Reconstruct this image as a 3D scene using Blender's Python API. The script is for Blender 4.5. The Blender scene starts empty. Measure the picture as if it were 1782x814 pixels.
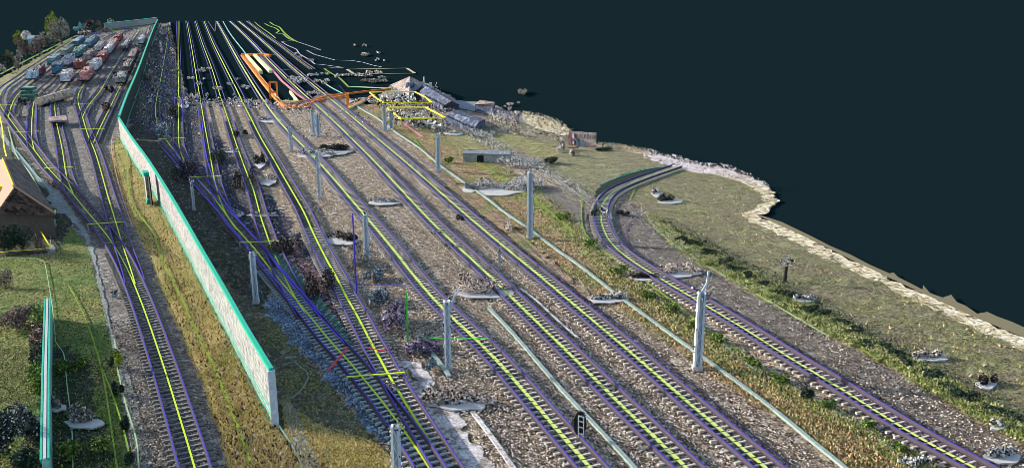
import bpy, bmesh, math, random
from mathutils import Vector, Matrix
from mathutils.geometry import tessellate_polygon
random.seed(7)
scn = bpy.context.scene
COL = scn.collection
R = math.radians

# ------------------------------------------------------------------ camera
F, H, CX, CY = 1543.0, 24.5, 891.0, 407.0
PITCH = math.atan(440.0 / F)
cd = bpy.data.cameras.new('camera'); cam = bpy.data.objects.new('camera', cd); COL.objects.link(cam)
cd.sensor_width = 36; cd.lens = 36 * F / 1782; cd.clip_start = .5; cd.clip_end = 12000
cam.location = (0, 0, H); cam.rotation_euler = (math.pi / 2 - PITCH, 0, 0)
scn.camera = cam
cp, sp = math.cos(PITCH), math.sin(PITCH)

def G(px, py, h=0.0):                       # photograph pixel -> point at height h
    x = (px - CX) / F; y = -(py - CY) / F
    d = Vector((x, cp + y * sp, -sp + y * cp))
    t = (H - h) / -d.z
    return Vector((d.x * t, d.y * t, h))
def height_at(base, py):                    # height above base seen at row py
    y = -(py - CY) / F
    # point (bx, by, h): up.coord / fwd.coord = y
    by = base.y
    # (by*sp + (h-H)*cp) = y*(by*cp - (h-H)*sp)
    hh = (y * by * cp - by * sp) / (cp + y * sp)
    return hh + H - base.z

# ------------------------------------------------------------------ light
sd = (G(1348, 716) - G(780, 643)); sd.z = 0; sd.normalize()
ELEV = R(18)
world = bpy.data.worlds.new('World'); scn.world = world; world.use_nodes = True
nt = world.node_tree; bg = nt.nodes['Background']
sky = nt.nodes.new('ShaderNodeTexSky'); sky.sky_type = 'NISHITA'; sky.sun_disc = False
sky.sun_elevation = ELEV
tos = -sd                                   # towards the sun, horizontal
sky.sun_rotation = math.atan2(tos.x, tos.y)
nt.links.new(sky.outputs[0], bg.inputs[0]); bg.inputs[1].default_value = .15
sl = bpy.data.lights.new('sun', 'SUN'); so = bpy.data.objects.new('sun', sl); COL.objects.link(so)
sl.energy = 4.4; sl.angle = R(.5); sl.color = (1, .925, .81)
v = Vector((sd.x * math.cos(ELEV), sd.y * math.cos(ELEV), -math.sin(ELEV)))
so.rotation_euler = v.to_track_quat('-Z', 'Y').to_euler()
so.location = (-40, 40, 80)
scn.view_settings.view_transform = 'Standard'; scn.view_settings.look = 'None'
scn.view_settings.exposure = .86; scn.view_settings.gamma = 1
scn.cycles.filter_width = .65

# ------------------------------------------------------------------ materials
def base_mat(name, rough=.9):
    m = bpy.data.materials.new(name); m.use_nodes = True
    b = m.node_tree.nodes['Principled BSDF']; b.inputs['Roughness'].default_value = rough
    b.inputs['Specular IOR Level'].default_value = .2
    return m, m.node_tree, b
def rgb(c): return (c[0], c[1], c[2], 1)
def ramp(nt, cols, const=True):
    r = nt.nodes.new('ShaderNodeValToRGB'); cr = r.color_ramp
    if const: cr.interpolation = 'CONSTANT'
    tot = sum(c[0] for c in cols); acc = 0
    for i, c in enumerate(cols):
        p = acc / tot
        if i == 0: e = cr.elements[0]; e.position = 0
        elif i == 1: e = cr.elements[1]; e.position = p
        else: e = cr.elements.new(p)
        e.color = rgb(c[1]); acc += c[0]
    return r
def flat(name, c, rough=.6, var=.25, scale=3.0, metal=0):
    m, nt, b = base_mat(name, rough); b.inputs['Metallic'].default_value = metal
    tc = nt.nodes.new('ShaderNodeTexCoord'); n = nt.nodes.new('ShaderNodeTexNoise')
    n.inputs['Scale'].default_value = scale; n.inputs['Detail'].default_value = 6; n.inputs['Roughness'].default_value = .7
    nt.links.new(tc.outputs['Object'], n.inputs['Vector'])
    r = nt.nodes.new('ShaderNodeValToRGB')
    r.color_ramp.elements[0].position = .3; r.color_ramp.elements[1].position = .7
    r.color_ramp.elements[0].color = rgb([x * (1 - var) for x in c]); r.color_ramp.elements[1].color = rgb([min(1, x * (1 + var)) for x in c])
    nt.links.new(n.outputs['Fac'], r.inputs[0]); nt.links.new(r.outputs[0], b.inputs['Base Color'])
    return m
def chipmat(name, cols):                    # every chip its own colour
    m, nt, b = base_mat(name, .85)
    g = nt.nodes.new('ShaderNodeNewGeometry'); r = ramp(nt, cols)
    nt.links.new(g.outputs['Random Per Island'], r.inputs[0]); nt.links.new(r.outputs[0], b.inputs['Base Color'])
    return m
def speck(name, cols, cells=(.085, .34), mix=.42, patch=None, pscale=.25, pamt=.6, bump=.6, pth=(.42, .6), stretch=None):
    """granular ground: random stones at two sizes, tinted in large patches"""
    m, nt, b = base_mat(name, .95); L = nt.links.new
    tc = nt.nodes.new('ShaderNodeTexCoord')
    src = tc.outputs['Object']
    outs = []
    for k, c in enumerate(cells):
        v = nt.nodes.new('ShaderNodeTexVoronoi'); v.inputs['Scale'].default_value = 1 / c
        L(src, v.inputs['Vector'])
        sx = nt.nodes.new('ShaderNodeSeparateColor'); L(v.outputs['Color'], sx.inputs[0])
        r = ramp(nt, cols); L(sx.outputs[0], r.inputs[0]); outs.append((r, v))
    mx = nt.nodes.new('ShaderNodeMix'); mx.data_type = 'RGBA'; mx.inputs[0].default_value = mix
    L(outs[0][0].outputs[0], mx.inputs[6]); L(outs[1][0].outputs[0], mx.inputs[7])
    last = mx.outputs[2]
    if patch:
        n = nt.nodes.new('ShaderNodeTexNoise'); n.inputs['Scale'].default_value = pscale; n.inputs['Detail'].default_value = 7
        n.inputs['Roughness'].default_value = .72
        if stretch:
            mp = nt.nodes.new('ShaderNodeMapping'); mp.inputs['Rotation'].default_value = (0, 0, stretch[0]); mp.inputs['Scale'].default_value = (1, stretch[1], 1)
            L(src, mp.inputs[0]); L(mp.outputs[0], n.inputs['Vector'])
        else: L(src, n.inputs['Vector'])
        mr = nt.nodes.new('ShaderNodeMapRange'); mr.inputs[1].default_value = pth[0]; mr.inputs[2].default_value = pth[1]; mr.inputs[4].default_value = pamt
        L(n.outputs['Fac'], mr.inputs[0])
        r2 = ramp(nt, patch); 
        sx = nt.nodes.new('ShaderNodeSeparateColor'); L(outs[0][1].outputs['Color'], sx.inputs[0]); L(sx.outputs[1], r2.inputs[0])
        m2 = nt.nodes.new('ShaderNodeMix'); m2.data_type = 'RGBA'
        L(mr.outputs[0], m2.inputs[0]); L(last, m2.inputs[6]); L(r2.outputs[0], m2.inputs[7]); last = m2.outputs[2]
    L(last, b.inputs['Base Color'])
    if bump:
        bp = nt.nodes.new('ShaderNodeBump'); bp.inputs['Strength'].default_value = bump; bp.inputs['Distance'].default_value = .06; bp.invert = True
        L(outs[0][1].outputs['Distance'], bp.inputs['Height']); L(bp.outputs[0], b.inputs['Normal'])
    return m

M = {}
M['void'] = base_mat('plain_dark', 1)[0]
_b = M['void'].node_tree.nodes['Principled BSDF']; _b.inputs['Base Color'].default_value = (.0066, .0164, .0192, 1); _b.inputs['Specular IOR Level'].default_value = 0
M['ballast'] = speck('ballast', [(4, (.035, .026, .018)), (3, (.165, .124, .085)), (3, (.31, .24, .165)), (2, (.48, .38, .27)), (1.9, (.82, .7, .55))],
                     patch=[(2, (.06, .04, .03)), (3, (.22, .155, .10)), (2, (.42, .32, .22))], pamt=.7, pth=(.5, .62))
M['left_ballast'] = speck('left_ballast', [(3, (.045, .042, .038)), (3, (.15, .14, .125)), (3, (.27, .25, .22)), (1.2, (.52, .48, .43))],
                     patch=[(2, (.06, .045, .045)), (2, (.14, .1, .09))], pamt=.6, pth=(.5, .62))
M['gravel'] = speck('gravel', [(3, (.055, .05, .045)), (4, (.165, .148, .13)), (3, (.27, .24, .215)), (1, (.5, .45, .41))], bump=.4,
                     patch=[(2, (.08, .06, .05)), (2, (.17, .14, .1))], pamt=.7, pscale=.3, stretch=(R(35), 3.5))
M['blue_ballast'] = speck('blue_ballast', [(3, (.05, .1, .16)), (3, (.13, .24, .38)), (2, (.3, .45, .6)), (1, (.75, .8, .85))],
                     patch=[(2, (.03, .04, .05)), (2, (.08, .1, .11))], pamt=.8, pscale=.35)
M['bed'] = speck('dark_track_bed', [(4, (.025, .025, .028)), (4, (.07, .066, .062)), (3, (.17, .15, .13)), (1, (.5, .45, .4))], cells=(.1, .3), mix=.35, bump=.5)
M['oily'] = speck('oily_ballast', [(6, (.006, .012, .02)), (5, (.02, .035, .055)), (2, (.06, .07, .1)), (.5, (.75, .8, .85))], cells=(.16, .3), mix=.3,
                     patch=[(3, (.02, .015, .02)), (3, (.07, .05, .07)), (.5, (.6, .5, .5))], pamt=.8, pscale=.15)  # dark navy ground with sparse white dots
M['green_oily'] = speck('mossy_oily', [(4, (.01, .03, .025)), (3, (.03, .1, .07)), (1, (.3, .5, .42))], cells=(.12, .3), mix=.3)
M['pale'] = speck('pale_concrete', [(1, (.16, .14, .14)), (3, (.46, .42, .4)), (4, (.6, .56, .54)), (2, (.78, .74, .72))], bump=.3,
                     patch=[(2, (.1, .08, .07)), (3, (.26, .21, .18))], pamt=.9, pscale=.9, pth=(.5, .6))
M['yellow_grass'] = speck('dry_grass', [(2, (.12, .095, .03)), (4, (.4, .3, .10)), (4, (.52, .4, .15)), (2, (.66, .53, .25))], cells=(.13, .5), bump=1,
                     patch=[(2, (.06, .09, .015)), (2, (.14, .19, .03)), (1, (.26, .28, .06))], pamt=.75, pscale=.35, stretch=(R(20), .35))
M['brown_grass'] = speck('brown_grass', [(2, (.06, .04, .025)), (3, (.2, .13, .07)), (3, (.38, .25, .14)), (2, (.58, .43, .27))], cells=(.13, .5), bump=1,
                     patch=[(2, (.05, .07, .015)), (2, (.16, .2, .05)), (1, (.36, .38, .14))], pamt=.9, pscale=.25, pth=(.46, .6), stretch=(R(40), .5))
M['green_grass'] = speck('green_grass', [(2, (.03, .05, .012)), (4, (.085, .15, .03)), (3, (.15, .22, .05)), (1, (.3, .34, .12))], cells=(.12, .5), bump=1,
                     patch=[(2, (.06, .045, .02)), (2, (.2, .18, .06)), (2, (.36, .34, .1))], pamt=.85, pscale=.16)
M['khaki'] = speck('khaki_grass', [(2, (.06, .06, .028)), (3, (.17, .17, .075)), (3, (.25, .25, .12)), (1, (.42, .41, .24))], cells=(.14, .6), bump=.7,
                     patch=[(2, (.08, .06, .04)), (3, (.22, .165, .12)), (1, (.4, .33, .26))], pamt=.8, pscale=.13, stretch=(R(-25), 3))
M['lime'] = speck('lime_verge', [(2, (.05, .06, .02)), (3, (.14, .18, .035)), (3, (.3, .32, .1)), (2, (.5, .48, .25))], cells=(.14, .5), bump=1,
                     patch=[(2, (.07, .045, .03)), (2, (.24, .17, .1)), (2, (.42, .33, .2))], pamt=.9, pscale=.35)
M['tan_stone'] = speck('tan_edge_stones', [(2, (.1, .075, .04)), (3, (.45, .36, .2)), (4, (.66, .57, .38)), (3, (.85, .76, .6))], cells=(.3, .7), mix=.35, bump=1)
M['tan'] = flat('tan_plain', (.19, .165, .095), .95, .06)
M['pink_stone'] = speck('pink_edge_stones', [(2, (.16, .12, .12)), (3, (.6, .5, .48)), (4, (.8, .74, .74))], cells=(.3, .7), mix=.35, bump=1)
M['soil'] = speck('dark_soil', [(4, (.012, .012, .012)), (4, (.04, .04, .035)), (2, (.09, .08, .075)), (.6, (.3, .28, .27))], cells=(.12, .45), bump=.8,
                     patch=[(2, (.02, .035, .01)), (1, (.08, .1, .03))], pamt=.8, pscale=.3)  # earth colour, also laid down as painted shade
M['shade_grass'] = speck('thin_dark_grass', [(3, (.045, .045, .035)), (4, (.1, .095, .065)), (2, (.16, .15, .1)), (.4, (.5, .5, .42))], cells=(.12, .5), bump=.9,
                     patch=[(2, (.04, .06, .015)), (2, (.16, .15, .05)), (1, (.32, .27, .11))], pamt=.9, pscale=.22)  # grass colour darkened for the shade behind the noise wall
M['asphalt'] = flat('worn_asphalt', (.17, .185, .21), .9, .25, 1.2)
M['greyroad'] = speck('grey_path', [(2, (.16, .18, .17)), (3, (.3, .33, .32)), (1, (.45, .47, .46))], bump=.2, patch=[(1, (.1, .15, .12)), (1, (.25, .24, .2))], pamt=.6)
M['red_scrap'] = speck('rusty_waste', [(3, (.03, .015, .015)), (3, (.13, .06, .05)), (2, (.25, .15, .13)), (.7, (.6, .5, .5))], cells=(.2, .5), bump=1)
M['sleeper'] = flat('concrete_sleeper', (.55, .49, .43), .9, .35, 6)
M['sleeper_dark'] = flat('weathered_sleeper', (.2, .2, .19), .9, .4, 6)
M['sleeper_blue'] = flat('blue_grey_sleeper', (.42, .5, .52), .9, .35, 6)
M['steel'] = flat('rail_steel', (.07, .055, .075), .75, .2, 4, 0)
M['violet'] = flat('violet_paint', (.055, .04, .34), .75, .12, 5)
M['blueline'] = flat('indigo_paint', (.06, .04, .6), .6, .1, 5)
M['acid'] = flat('acid_yellow_paint', (.55, .72, .03), .6, .1, 5)
M['paleacid'] = flat('pale_yellow_green_paint', (.62, .7, .18), .6, .18, 7)
M['teal'] = flat('sea_green_paint', (.012, .42, .28), .6, .2, 3)
M['tealdark'] = flat('dark_sea_green_paint', (.02, .26, .17), .6, .2, 3)
M['tarp'] = flat('tarp_green', (.05, .12, .085), .8, .5, 3)
M['walldark'] = flat('dark_screen', (.012, .03, .026), .9, .5, .5)  # dark copy of the panel colour for the wall's shaded face
M['cyan'] = flat('pale_turquoise_paint', (.2, .42, .38), .7, .25, 3)
M['trough'] = flat('trough_concrete', (.27, .34, .31), .9, .3, 3)
M['palegreen'] = flat('pale_green_paint', (.33, .5, .27), .7, .2, 3)
M['olive'] = flat('olive_paint', (.2, .32, .02), .7, .25, 3)
M['green'] = flat('bright_green_paint', (.03, .55, .03), .6, .1, 3)
M['red'] = flat('red_paint', (.55, .03, .05), .6, .15, 3)
M['orange'] = flat('orange_paint', (.75, .22, .03), .6, .2, 3)
M['yellow'] = flat('yellow_paint', (.8, .72, .03), .6, .15, 3)
M['cream'] = flat('cream_paint', (.72, .68, .36), .6, .15, 3)
M['tanline'] = flat('tan_paint', (.42, .38, .22), .6, .15, 3)
M['pink'] = flat('pink_paint', (.62, .24, .28), .6, .2, 3)
M['lilac'] = flat('lilac_paint', (.5, .44, .56), .6, .15, 3)
M['mauve'] = flat('mauve_paint', (.13, .07, .15), .7, .2, 3)
M['panel'] = speck('noise_wall_panel', [(1.6, (.07, .06, .065)), (3, (.24, .22, .225)), (4, (.37, .35, .36)), (3, (.46, .44, .45))], cells=(.14, .35), bump=.2,
                   patch=[(1, (.4, .44, .48))], pamt=.6, pscale=.3, pth=(.6, .66))
M['capgrey'] = flat('grey_steel', (.42, .45, .5), .6, .25, 3)
M['mastwhite'] = flat('galvanised_light', (.72, .74, .76), .6, .2, 4)
M['mastblue'] = flat('galvanised_blue', (.42, .5, .6), .6, .25, 4)
M['slab'] = flat('pale_slab', (.5, .485, .47), .9, .12, 2)
M['black'] = flat('black_paint', (.012, .012, .012), .7, .3, 3)
M['white'] = flat('white_paint', (.8, .79, .76), .7, .1, 3)
M['wood'] = flat('bark', (.11, .08, .055), .9, .3, 5)
M['roofpink'] = flat('sunlit_terracotta', (.42, .24, .18), .9, .15, 3)  # roof colour lightened for the slope facing the sun
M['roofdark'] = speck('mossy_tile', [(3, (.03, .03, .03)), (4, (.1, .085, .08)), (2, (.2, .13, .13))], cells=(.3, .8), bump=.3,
                      patch=[(1, (.01, .01, .01))], pamt=.8, pscale=.5, pth=(.55, .6))  # same roof darkened for the slopes turned from the sun
M['brick'] = flat('house_wall', (.1, .085, .075), .9, .2, 2)
M['roofbeige'] = speck('beige_roof', [(1, (.12, .09, .085)), (3, (.27, .215, .2)), (2, (.42, .35, .32))], cells=(.6, 1.2), bump=.2)
M['roofblue'] = speck('blue_roof', [(2, (.035, .045, .08)), (3, (.07, .09, .15)), (1, (.22, .24, .3))], cells=(.6, 1.2), bump=.2)
M['lampgrey'] = flat('road_grey_blue', (.2, .225, .27), .9, .15, .5)
BW = [(4, (.015, .015, .015)), (2, (.2, .19, .18)), (3, (.55, .53, .51)), (4, (.85, .83, .81))]
M['c_bw'] = chipmat('black_white_chips', BW)
M['c_warm'] = chipmat('warm_chips', [(3, (.02, .016, .015)), (2, (.25, .17, .12)), (3, (.6, .46, .38)), (4, (.85, .79, .73))])
M['c_dark'] = chipmat('dark_chips', [(6, (.012, .011, .011)), (2, (.06, .045, .04)), (1, (.3, .26, .24))])
M['c_rust'] = chipmat('rust_chips', [(4, (.02, .01, .01)), (3, (.12, .06, .05)), (2, (.3, .18, .15)), (1, (.65, .55, .55))])
M['c_blue'] = chipmat('blue_chips', [(3, (.02, .03, .04)), (3, (.11, .15, .18)), (3, (.26, .32, .35)), (1.5, (.65, .7, .72))])
M['c_greybush'] = chipmat('grey_bush', [(4, (.03, .03, .03)), (3, (.12, .12, .115)), (2, (.28, .28, .27)), (1, (.6, .62, .62))])
M['c_bluebush'] = chipmat('blue_bush', [(6, (.012, .018, .018)), (3, (.05, .07, .07)), (1, (.25, .3, .33)), (1, (.65, .7, .75))])
M['c_violet'] = chipmat('violet_chips', [(3, (.03, .02, .04)), (3, (.14, .11, .18)), (3, (.34, .28, .38)), (1, (.7, .62, .68))])
M['c_green'] = chipmat('leaf_green', [(3, (.03, .06, .012)), (4, (.09, .16, .03)), (3, (.2, .27, .06)), (1, (.4, .43, .14))])
M['c_dkgreen'] = chipmat('leaf_dark', [(4, (.012, .025, .015)), (3, (.035, .06, .04)), (1, (.12, .16, .12))])
M['c_lime'] = chipmat('leaf_lime', [(2, (.07, .09, .01)), (3, (.24, .3, .03)), (2, (.42, .46, .1))])
M['c_grey'] = chipmat('twig_grey', [(2, (.07, .06, .05)), (3, (.2, .18, .15)), (3, (.36, .33, .28)), (1, (.6, .57, .5))])
M['c_brown'] = chipmat('twig_brown', [(2, (.05, .03, .025)), (3, (.16, .11, .09)), (3, (.28, .2, .16)), (1, (.5, .42, .38))])
M['c_dry'] = chipmat('straw', [(2, (.2, .15, .05)), (4, (.5, .38, .13)), (4, (.62, .48, .2)), (1, (.74, .61, .34))])
M['c_mixdry'] = chipmat('straw_and_green', [(2, (.13, .08, .04)), (3, (.46, .31, .16)), (3, (.64, .47, .26)), (2, (.2, .24, .07)), (1, (.5, .5, .2))])
M['c_verge'] = chipmat('verge_blades', [(2, (.06, .08, .02)), (3, (.2, .26, .05)), (3, (.46, .46, .2)), (1, (.62, .54, .32))])
M['c_khaki'] = chipmat('khaki_blades', [(2, (.09, .08, .035)), (4, (.2, .19, .09)), (2, (.32, .3, .16))])
M['c_tan'] = chipmat('tan_chips', [(2, (.16, .12, .06)), (3, (.5, .42, .26)), (4, (.75, .66, .48)), (1, (.9, .84, .74))])
M['c_pinkwhite'] = chipmat('pink_white_chips', [(2, (.2, .15, .15)), (3, (.6, .52, .5)), (4, (.84, .79, .78))])
M['c_stone'] = chipmat('loose_stones', [(4, (.04, .03, .02)), (4, (.17, .128, .09)), (3, (.34, .26, .185)), (2, (.76, .65, .52))])
M['c_redw'] = chipmat('red_chips', [(3, (.08, .02, .02)), (3, (.45, .13, .1)), (2, (.7, .5, .45))])
M['c_teal'] = chipmat('teal_chips', [(3, (.03, .1, .11)), (3, (.1, .3, .32)), (3, (.3, .48, .48)), (1, (.7, .75, .75))])

# ------------------------------------------------------------------ mesh helpers
class MB:
    def __init__(s): s.v = []; s.f = []
    def add(s, vs, fs):
        n = len(s.v); s.v += [tuple(x) for x in vs]; s.f += [tuple(i + n for i in f) for f in fs]; return s
    def box(s, c, d, ax=None):              # centre, full dims, optional axes
        ax = ax or (Vector((1, 0, 0)), Vector((0, 1, 0)), Vector((0, 0, 1)))
        c = Vector(c); vs = []
        for z in (-.5, .5):
            for x, y in ((-.5, -.5), (.5, -.5), (.5, .5), (-.5, .5)):
                vs.append(c + ax[0] * x * d[0] + ax[1] * y * d[1] + ax[2] * z * d[2])
        return s.add(vs, [(3, 2, 1, 0), (4, 5, 6, 7), (0, 1, 5, 4), (1, 2, 6, 5), (2, 3, 7, 6), (3, 0, 4, 7)])
    def bar(s, a, b, w, h=None):
        a = Vector(a); b = Vector(b); d = b - a; L = d.length
        if L < 1e-6: return s
        d.normalize(); up = Vector((0, 0, 1)) if abs(d.z) < .95 else Vector((0, 1, 0))
        x = d.cross(up).normalized(); y = x.cross(d).normalized()
        return s.box((a + b) / 2, (w, h or w, L), (x, y, d))
    def cyl(s, a, b, r1, r2=None, n=8):
        a = Vector(a); b = Vector(b); d = (b - a).normalized(); r2 = r1 if r2 is None else r2
        up = Vector((0, 0, 1)) if abs(d.z) < .95 else Vector((0, 1, 0))
        x = d.cross(up).normalized(); y = x.cross(d).normalized(); vs = []
        for c, r in ((a, r1), (b, r2)):
            for i in range(n):
                t = 2 * math.pi * i / n; vs.append(c + x * r * math.cos(t) + y * r * math.sin(t))
        fs = [(i, (i + 1) % n, n + (i + 1) % n, n + i) for i in range(n)] + [tuple(range(n))[::-1], tuple(range(n, 2 * n))]
        return s.add(vs, fs)
    def sweep(s, pts, prof, cap=True, up=Vector((0, 0, 1)), widths=None):   # prof: (side, height) closed loop
        n = len(pts); m = len(prof); vs = []
        for i in range(n):
            d = (pts[min(i + 1, n - 1)] - pts[max(i - 1, 0)]); d.z = 0; d.normalize()
            x = Vector((d.y, -d.x, 0)); w = widths[i] if widths else 1
            for (a, b) in prof: vs.append(pts[i] + x * a * w + up * b)
        fs = []
        for i in range(n - 1):
            for j in range(m):
                k = (j + 1) % m; fs.append((i * m + j, i * m + k, (i + 1) * m + k, (i + 1) * m + j))
        if cap: fs += [tuple(range(m))[::-1], tuple(range((n - 1) * m, n * m))]
        return s.add(vs, fs)
    def chip(s, c, size, flatness=0):
        a = Vector((random.gauss(0, 1), random.gauss(0, 1), random.gauss(0, 1))).normalized()
        b = a.orthogonal().normalized(); q = random.random() * 6.28
        x = b * math.cos(q) + a.cross(b) * math.sin(q); y = a.cross(x)
        k = size * random.uniform(.6, 1.3); j = size * random.uniform(.5, 1.1); c = Vector(c)
        return s.add([c - x * k - y * j * .6, c + x * k * .8 - y * j, c + x * k * .7 + y * j, c - x * k * .6 + y * j * .8], [(0, 1, 2, 3)])
    def stone(s, c, r):
        c = Vector(c); q = random.random() * 6.28; vs = []
        for i in range(4): vs.append(c + Vector((math.cos(q + i * 1.57) * r * random.uniform(.7, 1.3), math.sin(q + i * 1.57) * r * random.uniform(.7, 1.3), -r * .2)))
        vs.append(c + Vector((random.uniform(-.3, .3) * r, random.uniform(-.3, .3) * r, r * random.uniform(.5, 1.1))))
        return s.add(vs, [(0, 1, 4), (1, 2, 4), (2, 3, 4), (3, 0, 4)])
    def blade(s, c, h, w, lean=.5):
        c = Vector(c); q = random.random() * 6.28; x = Vector((math.cos(q), math.sin(q), 0)) * w
        t = c + Vector((random.uniform(-lean, lean) * h, random.uniform(-lean, lean) * h, h))
        return s.add([c - x, c + x, t], [(0, 1, 2)])
    def build(s, name, mat, parent=None, smooth=False, origin=None):
        me = bpy.data.meshes.new(name)
        vs = s.v
        if origin is not None: vs = [(p[0] - origin[0], p[1] - origin[1], p[2] - origin[2]) for p in vs]
        me.from_pydata(vs, [], s.f); me.materials.append(mat); me.update()
        if smooth:
            for p in me.polygons: p.use_smooth = True
        o = bpy.data.objects.new(name, me); COL.objects.link(o)
        if origin is not None: o.location = origin
        if parent is not None:
            o.parent = parent; wl = Vector((0, 0, 0)); q = parent       # parents are never rotated
            while q is not None: wl = wl + q.location; q = q.parent
            o.location = (Vector(origin) if origin is not None else Vector((0, 0, 0))) - wl
        return o
def tag(o, label=None, cat=None, group=None, kind=None):
    if label: o['label'] = label
    if cat: o['category'] = cat
    if group: o['group'] = group
    if kind: o['kind'] = kind
    return o
def thing(name, loc, label, cat, group=None):
    o = bpy.data.objects.new(name, None); o.empty_display_size = .5; COL.objects.link(o); o.location = loc
    return tag(o, label, cat, group)

def spline(P, n=10, smooth=3):
    Q = []
    P = [Vector((p[0], p[1])) for p in P]
    for i in range(len(P) - 1):
        p0 = P[max(i - 1, 0)]; p1 = P[i]; p2 = P[i + 1]; p3 = P[min(i + 2, len(P) - 1)]
        for k in range(n):
            t = k / n
            Q.append(.5 * ((2 * p1) + (-p0 + p2) * t + (2 * p0 - 5 * p1 + 4 * p2 - p3) * t * t + (-p0 + 3 * p1 - 3 * p2 + p3) * t ** 3))
    Q.append(P[-1])
    for _ in range(smooth * 6):
        Q = [Q[0]] + [(Q[i - 1] + Q[i] * 2 + Q[i + 1]) / 4 for i in range(1, len(Q) - 1)] + [Q[-1]]
    return Q
def resample(W, step):
    out = [W[0].copy()]; need = step
    for i in range(1, len(W)):
        a = W[i - 1]; b = W[i]; L = (b - a).length; pos = 0
        while L - pos >= need:
            pos += need; out.append(a.lerp(b, pos / L)); need = step
        need -= (L - pos)
    if (out[-1] - W[-1]).length > step * .3: out.append(W[-1].copy())
    return out
def path(P, step=.6, smooth=3, h=0, curve=True):
    return resample([G(q.x, q.y, h) for q in (spline(P, 10, smooth) if curve else [Vector(p) for p in P])], step)
def wid(p, k=1.0):                           # lines drawn a little broader on the far stretches
    return k * (1 + max(0, p.y - 60) / 300)
def dist(p): return p.y
def line(mb, W, w, z0=0, t=.02, grow=True):
    W = [Vector((p.x, p.y, p.z + (LZ[0] if p.z < .05 else 0))) for p in W]
    ws = [wid(p) if grow else 1 for p in W]
    mb.sweep(W, [(-w / 2, z0), (w / 2, z0), (w / 2, z0 + t), (-w / 2, z0 + t)], widths=ws); return mb
LZ = [0.0]
def sheet(name, pts, mat, rag=1.0, kind='structure', z=None, step=None, **kw):
    if z is None: LZ[0] += .004; z = LZ[0]
    W = [G(x, y, 0) if y > -900 else Vector((x, 0, 0)) for x, y in pts]
    out = []
    n = len(W)
    for i in range(n):
        a, b = W[i], W[(i + 1) % n]; L = (b - a).length
        dm = (a.y + b.y) / 2; st = max(.5, dm * .008); k = max(1, min(400, int(L / st)))
        d = (b - a).normalized() if L > 0 else Vector((1, 0, 0)); nr = Vector((-d.y, d.x, 0)); amp = rag * dm * .0016
        ph = random.random() * 100
        for j in range(k):
            t = j / k; p = a.lerp(b, t)
            q = math.sin(ph + t * L / (st * 4)) * .6 + random.uniform(-1, 1)
            out.append(p + nr * amp * q * (0 if j == 0 else 1))
    for p in out: p.z = z
    tris = tessellate_polygon([out])
    mb = MB(); mb.v = [tuple(p) for p in out]
    fs = []
    for t in tris:
        a, b, c = (out[i] for i in t)
        if (b - a).cross(c - a).z < 0: t = (t[0], t[2], t[1])
        fs.append(tuple(t))
    mb.f = fs
    o = mb.build(name, mat); tag(o, kind=kind, **kw); return o

def inside(p, poly):
    c = False; n = len(poly); j = n - 1
    for i in range(n):
        a, b = poly[i], poly[j]
        if (a[1] > p[1]) != (b[1] > p[1]) and p[0] < (b[0] - a[0]) * (p[1] - a[1]) / (b[1] - a[1] + 1e-12) + a[0]: c = not c
        j = i
    return c
def scatter(poly, n, fn, exclude=()):       # n picks, uniform over the photographed outline (denser near the viewer on the ground)
    x0 = min(p[0] for p in poly); x1 = max(p[0] for p in poly); y0 = min(p[1] for p in poly); y1 = max(p[1] for p in poly)
    x0 = max(x0, -80); x1 = min(x1, 1860); y1 = min(y1, 860)
    k = 0; tries = 0
    while k < n and tries < n * 12:
        tries += 1; p = (random.uniform(x0, x1), random.uniform(y0, y1))
        if inside(p, poly) and not any(inside(p, e) for e in exclude): fn(G(*p)); k += 1

# ------------------------------------------------------------------ ground
gm = MB(); gm.add([(-6000, -300, -.1), (6000, -300, -.1), (6000, 9000, -.1), (-6000, 9000, -.1)], [(0, 1, 2, 3)])
tag(gm.build('ground', M['void']), 'dark blue green empty plain behind the rail yard', kind='structure')

OUT = [(-120, 215), (0, 142), (60, 108), (140, 64), (190, 50), (272, 42), (292, 40), (296, 60), (300, 92), (312, 118), (320, 150), (330, 176), (352, 178), (376, 176), (420, 172), (470, 180), (535, 176),
       (560, 160), (600, 168), (645, 184), (676, 150), (740, 142), (800, 178), (850, 176), (880, 192), (930, 204), (985, 222), (1010, 240), (1060, 258), (1120, 262),
       (1180, 288), (1240, 297), (1300, 310), (1338, 330), (1355, 352), (1338, 366), (1308, 376), (1400, 418), (1500, 467), (1600, 513), (1700, 560), (1782, 592), (1950, 670),
       (2300, 1000), (1900, 1180), (-200, 1180), (-500, 800), (-350, 400)]
sheet('ballast_yard', OUT, M['ballast'], 1.2)
sheet('left_yard', [(-120, 215), (0, 142), (60, 108), (140, 64), (190, 50), (272, 42), (262, 80), (236, 150), (212, 225), (195, 250), (198, 290), (216, 340), (232, 390), (262, 450), (288, 520), (318, 590), (348, 660), (376, 740), (398, 814), (450, 1180), (210, 1180), (225, 814), (210, 680), (196, 600), (178, 530), (160, 460), (140, 415), (90, 350), (40, 270), (-10, 205), (-120, 260)], M['left_ballast'], 1)
YG = [(205, 236), (192, 258), (196, 300), (214, 345), (232, 390), (262, 450), (288, 520), (318, 590), (348, 660), (376, 740), (398, 814), (430, 1000), (700, 1000), (560, 814), (500, 770), (480, 742), (440, 664), (385, 557), (347, 485), (302, 397), (257, 315), (212, 245)]
sheet('embankment_grass', YG, M['yellow_grass'], 1.5)
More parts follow.
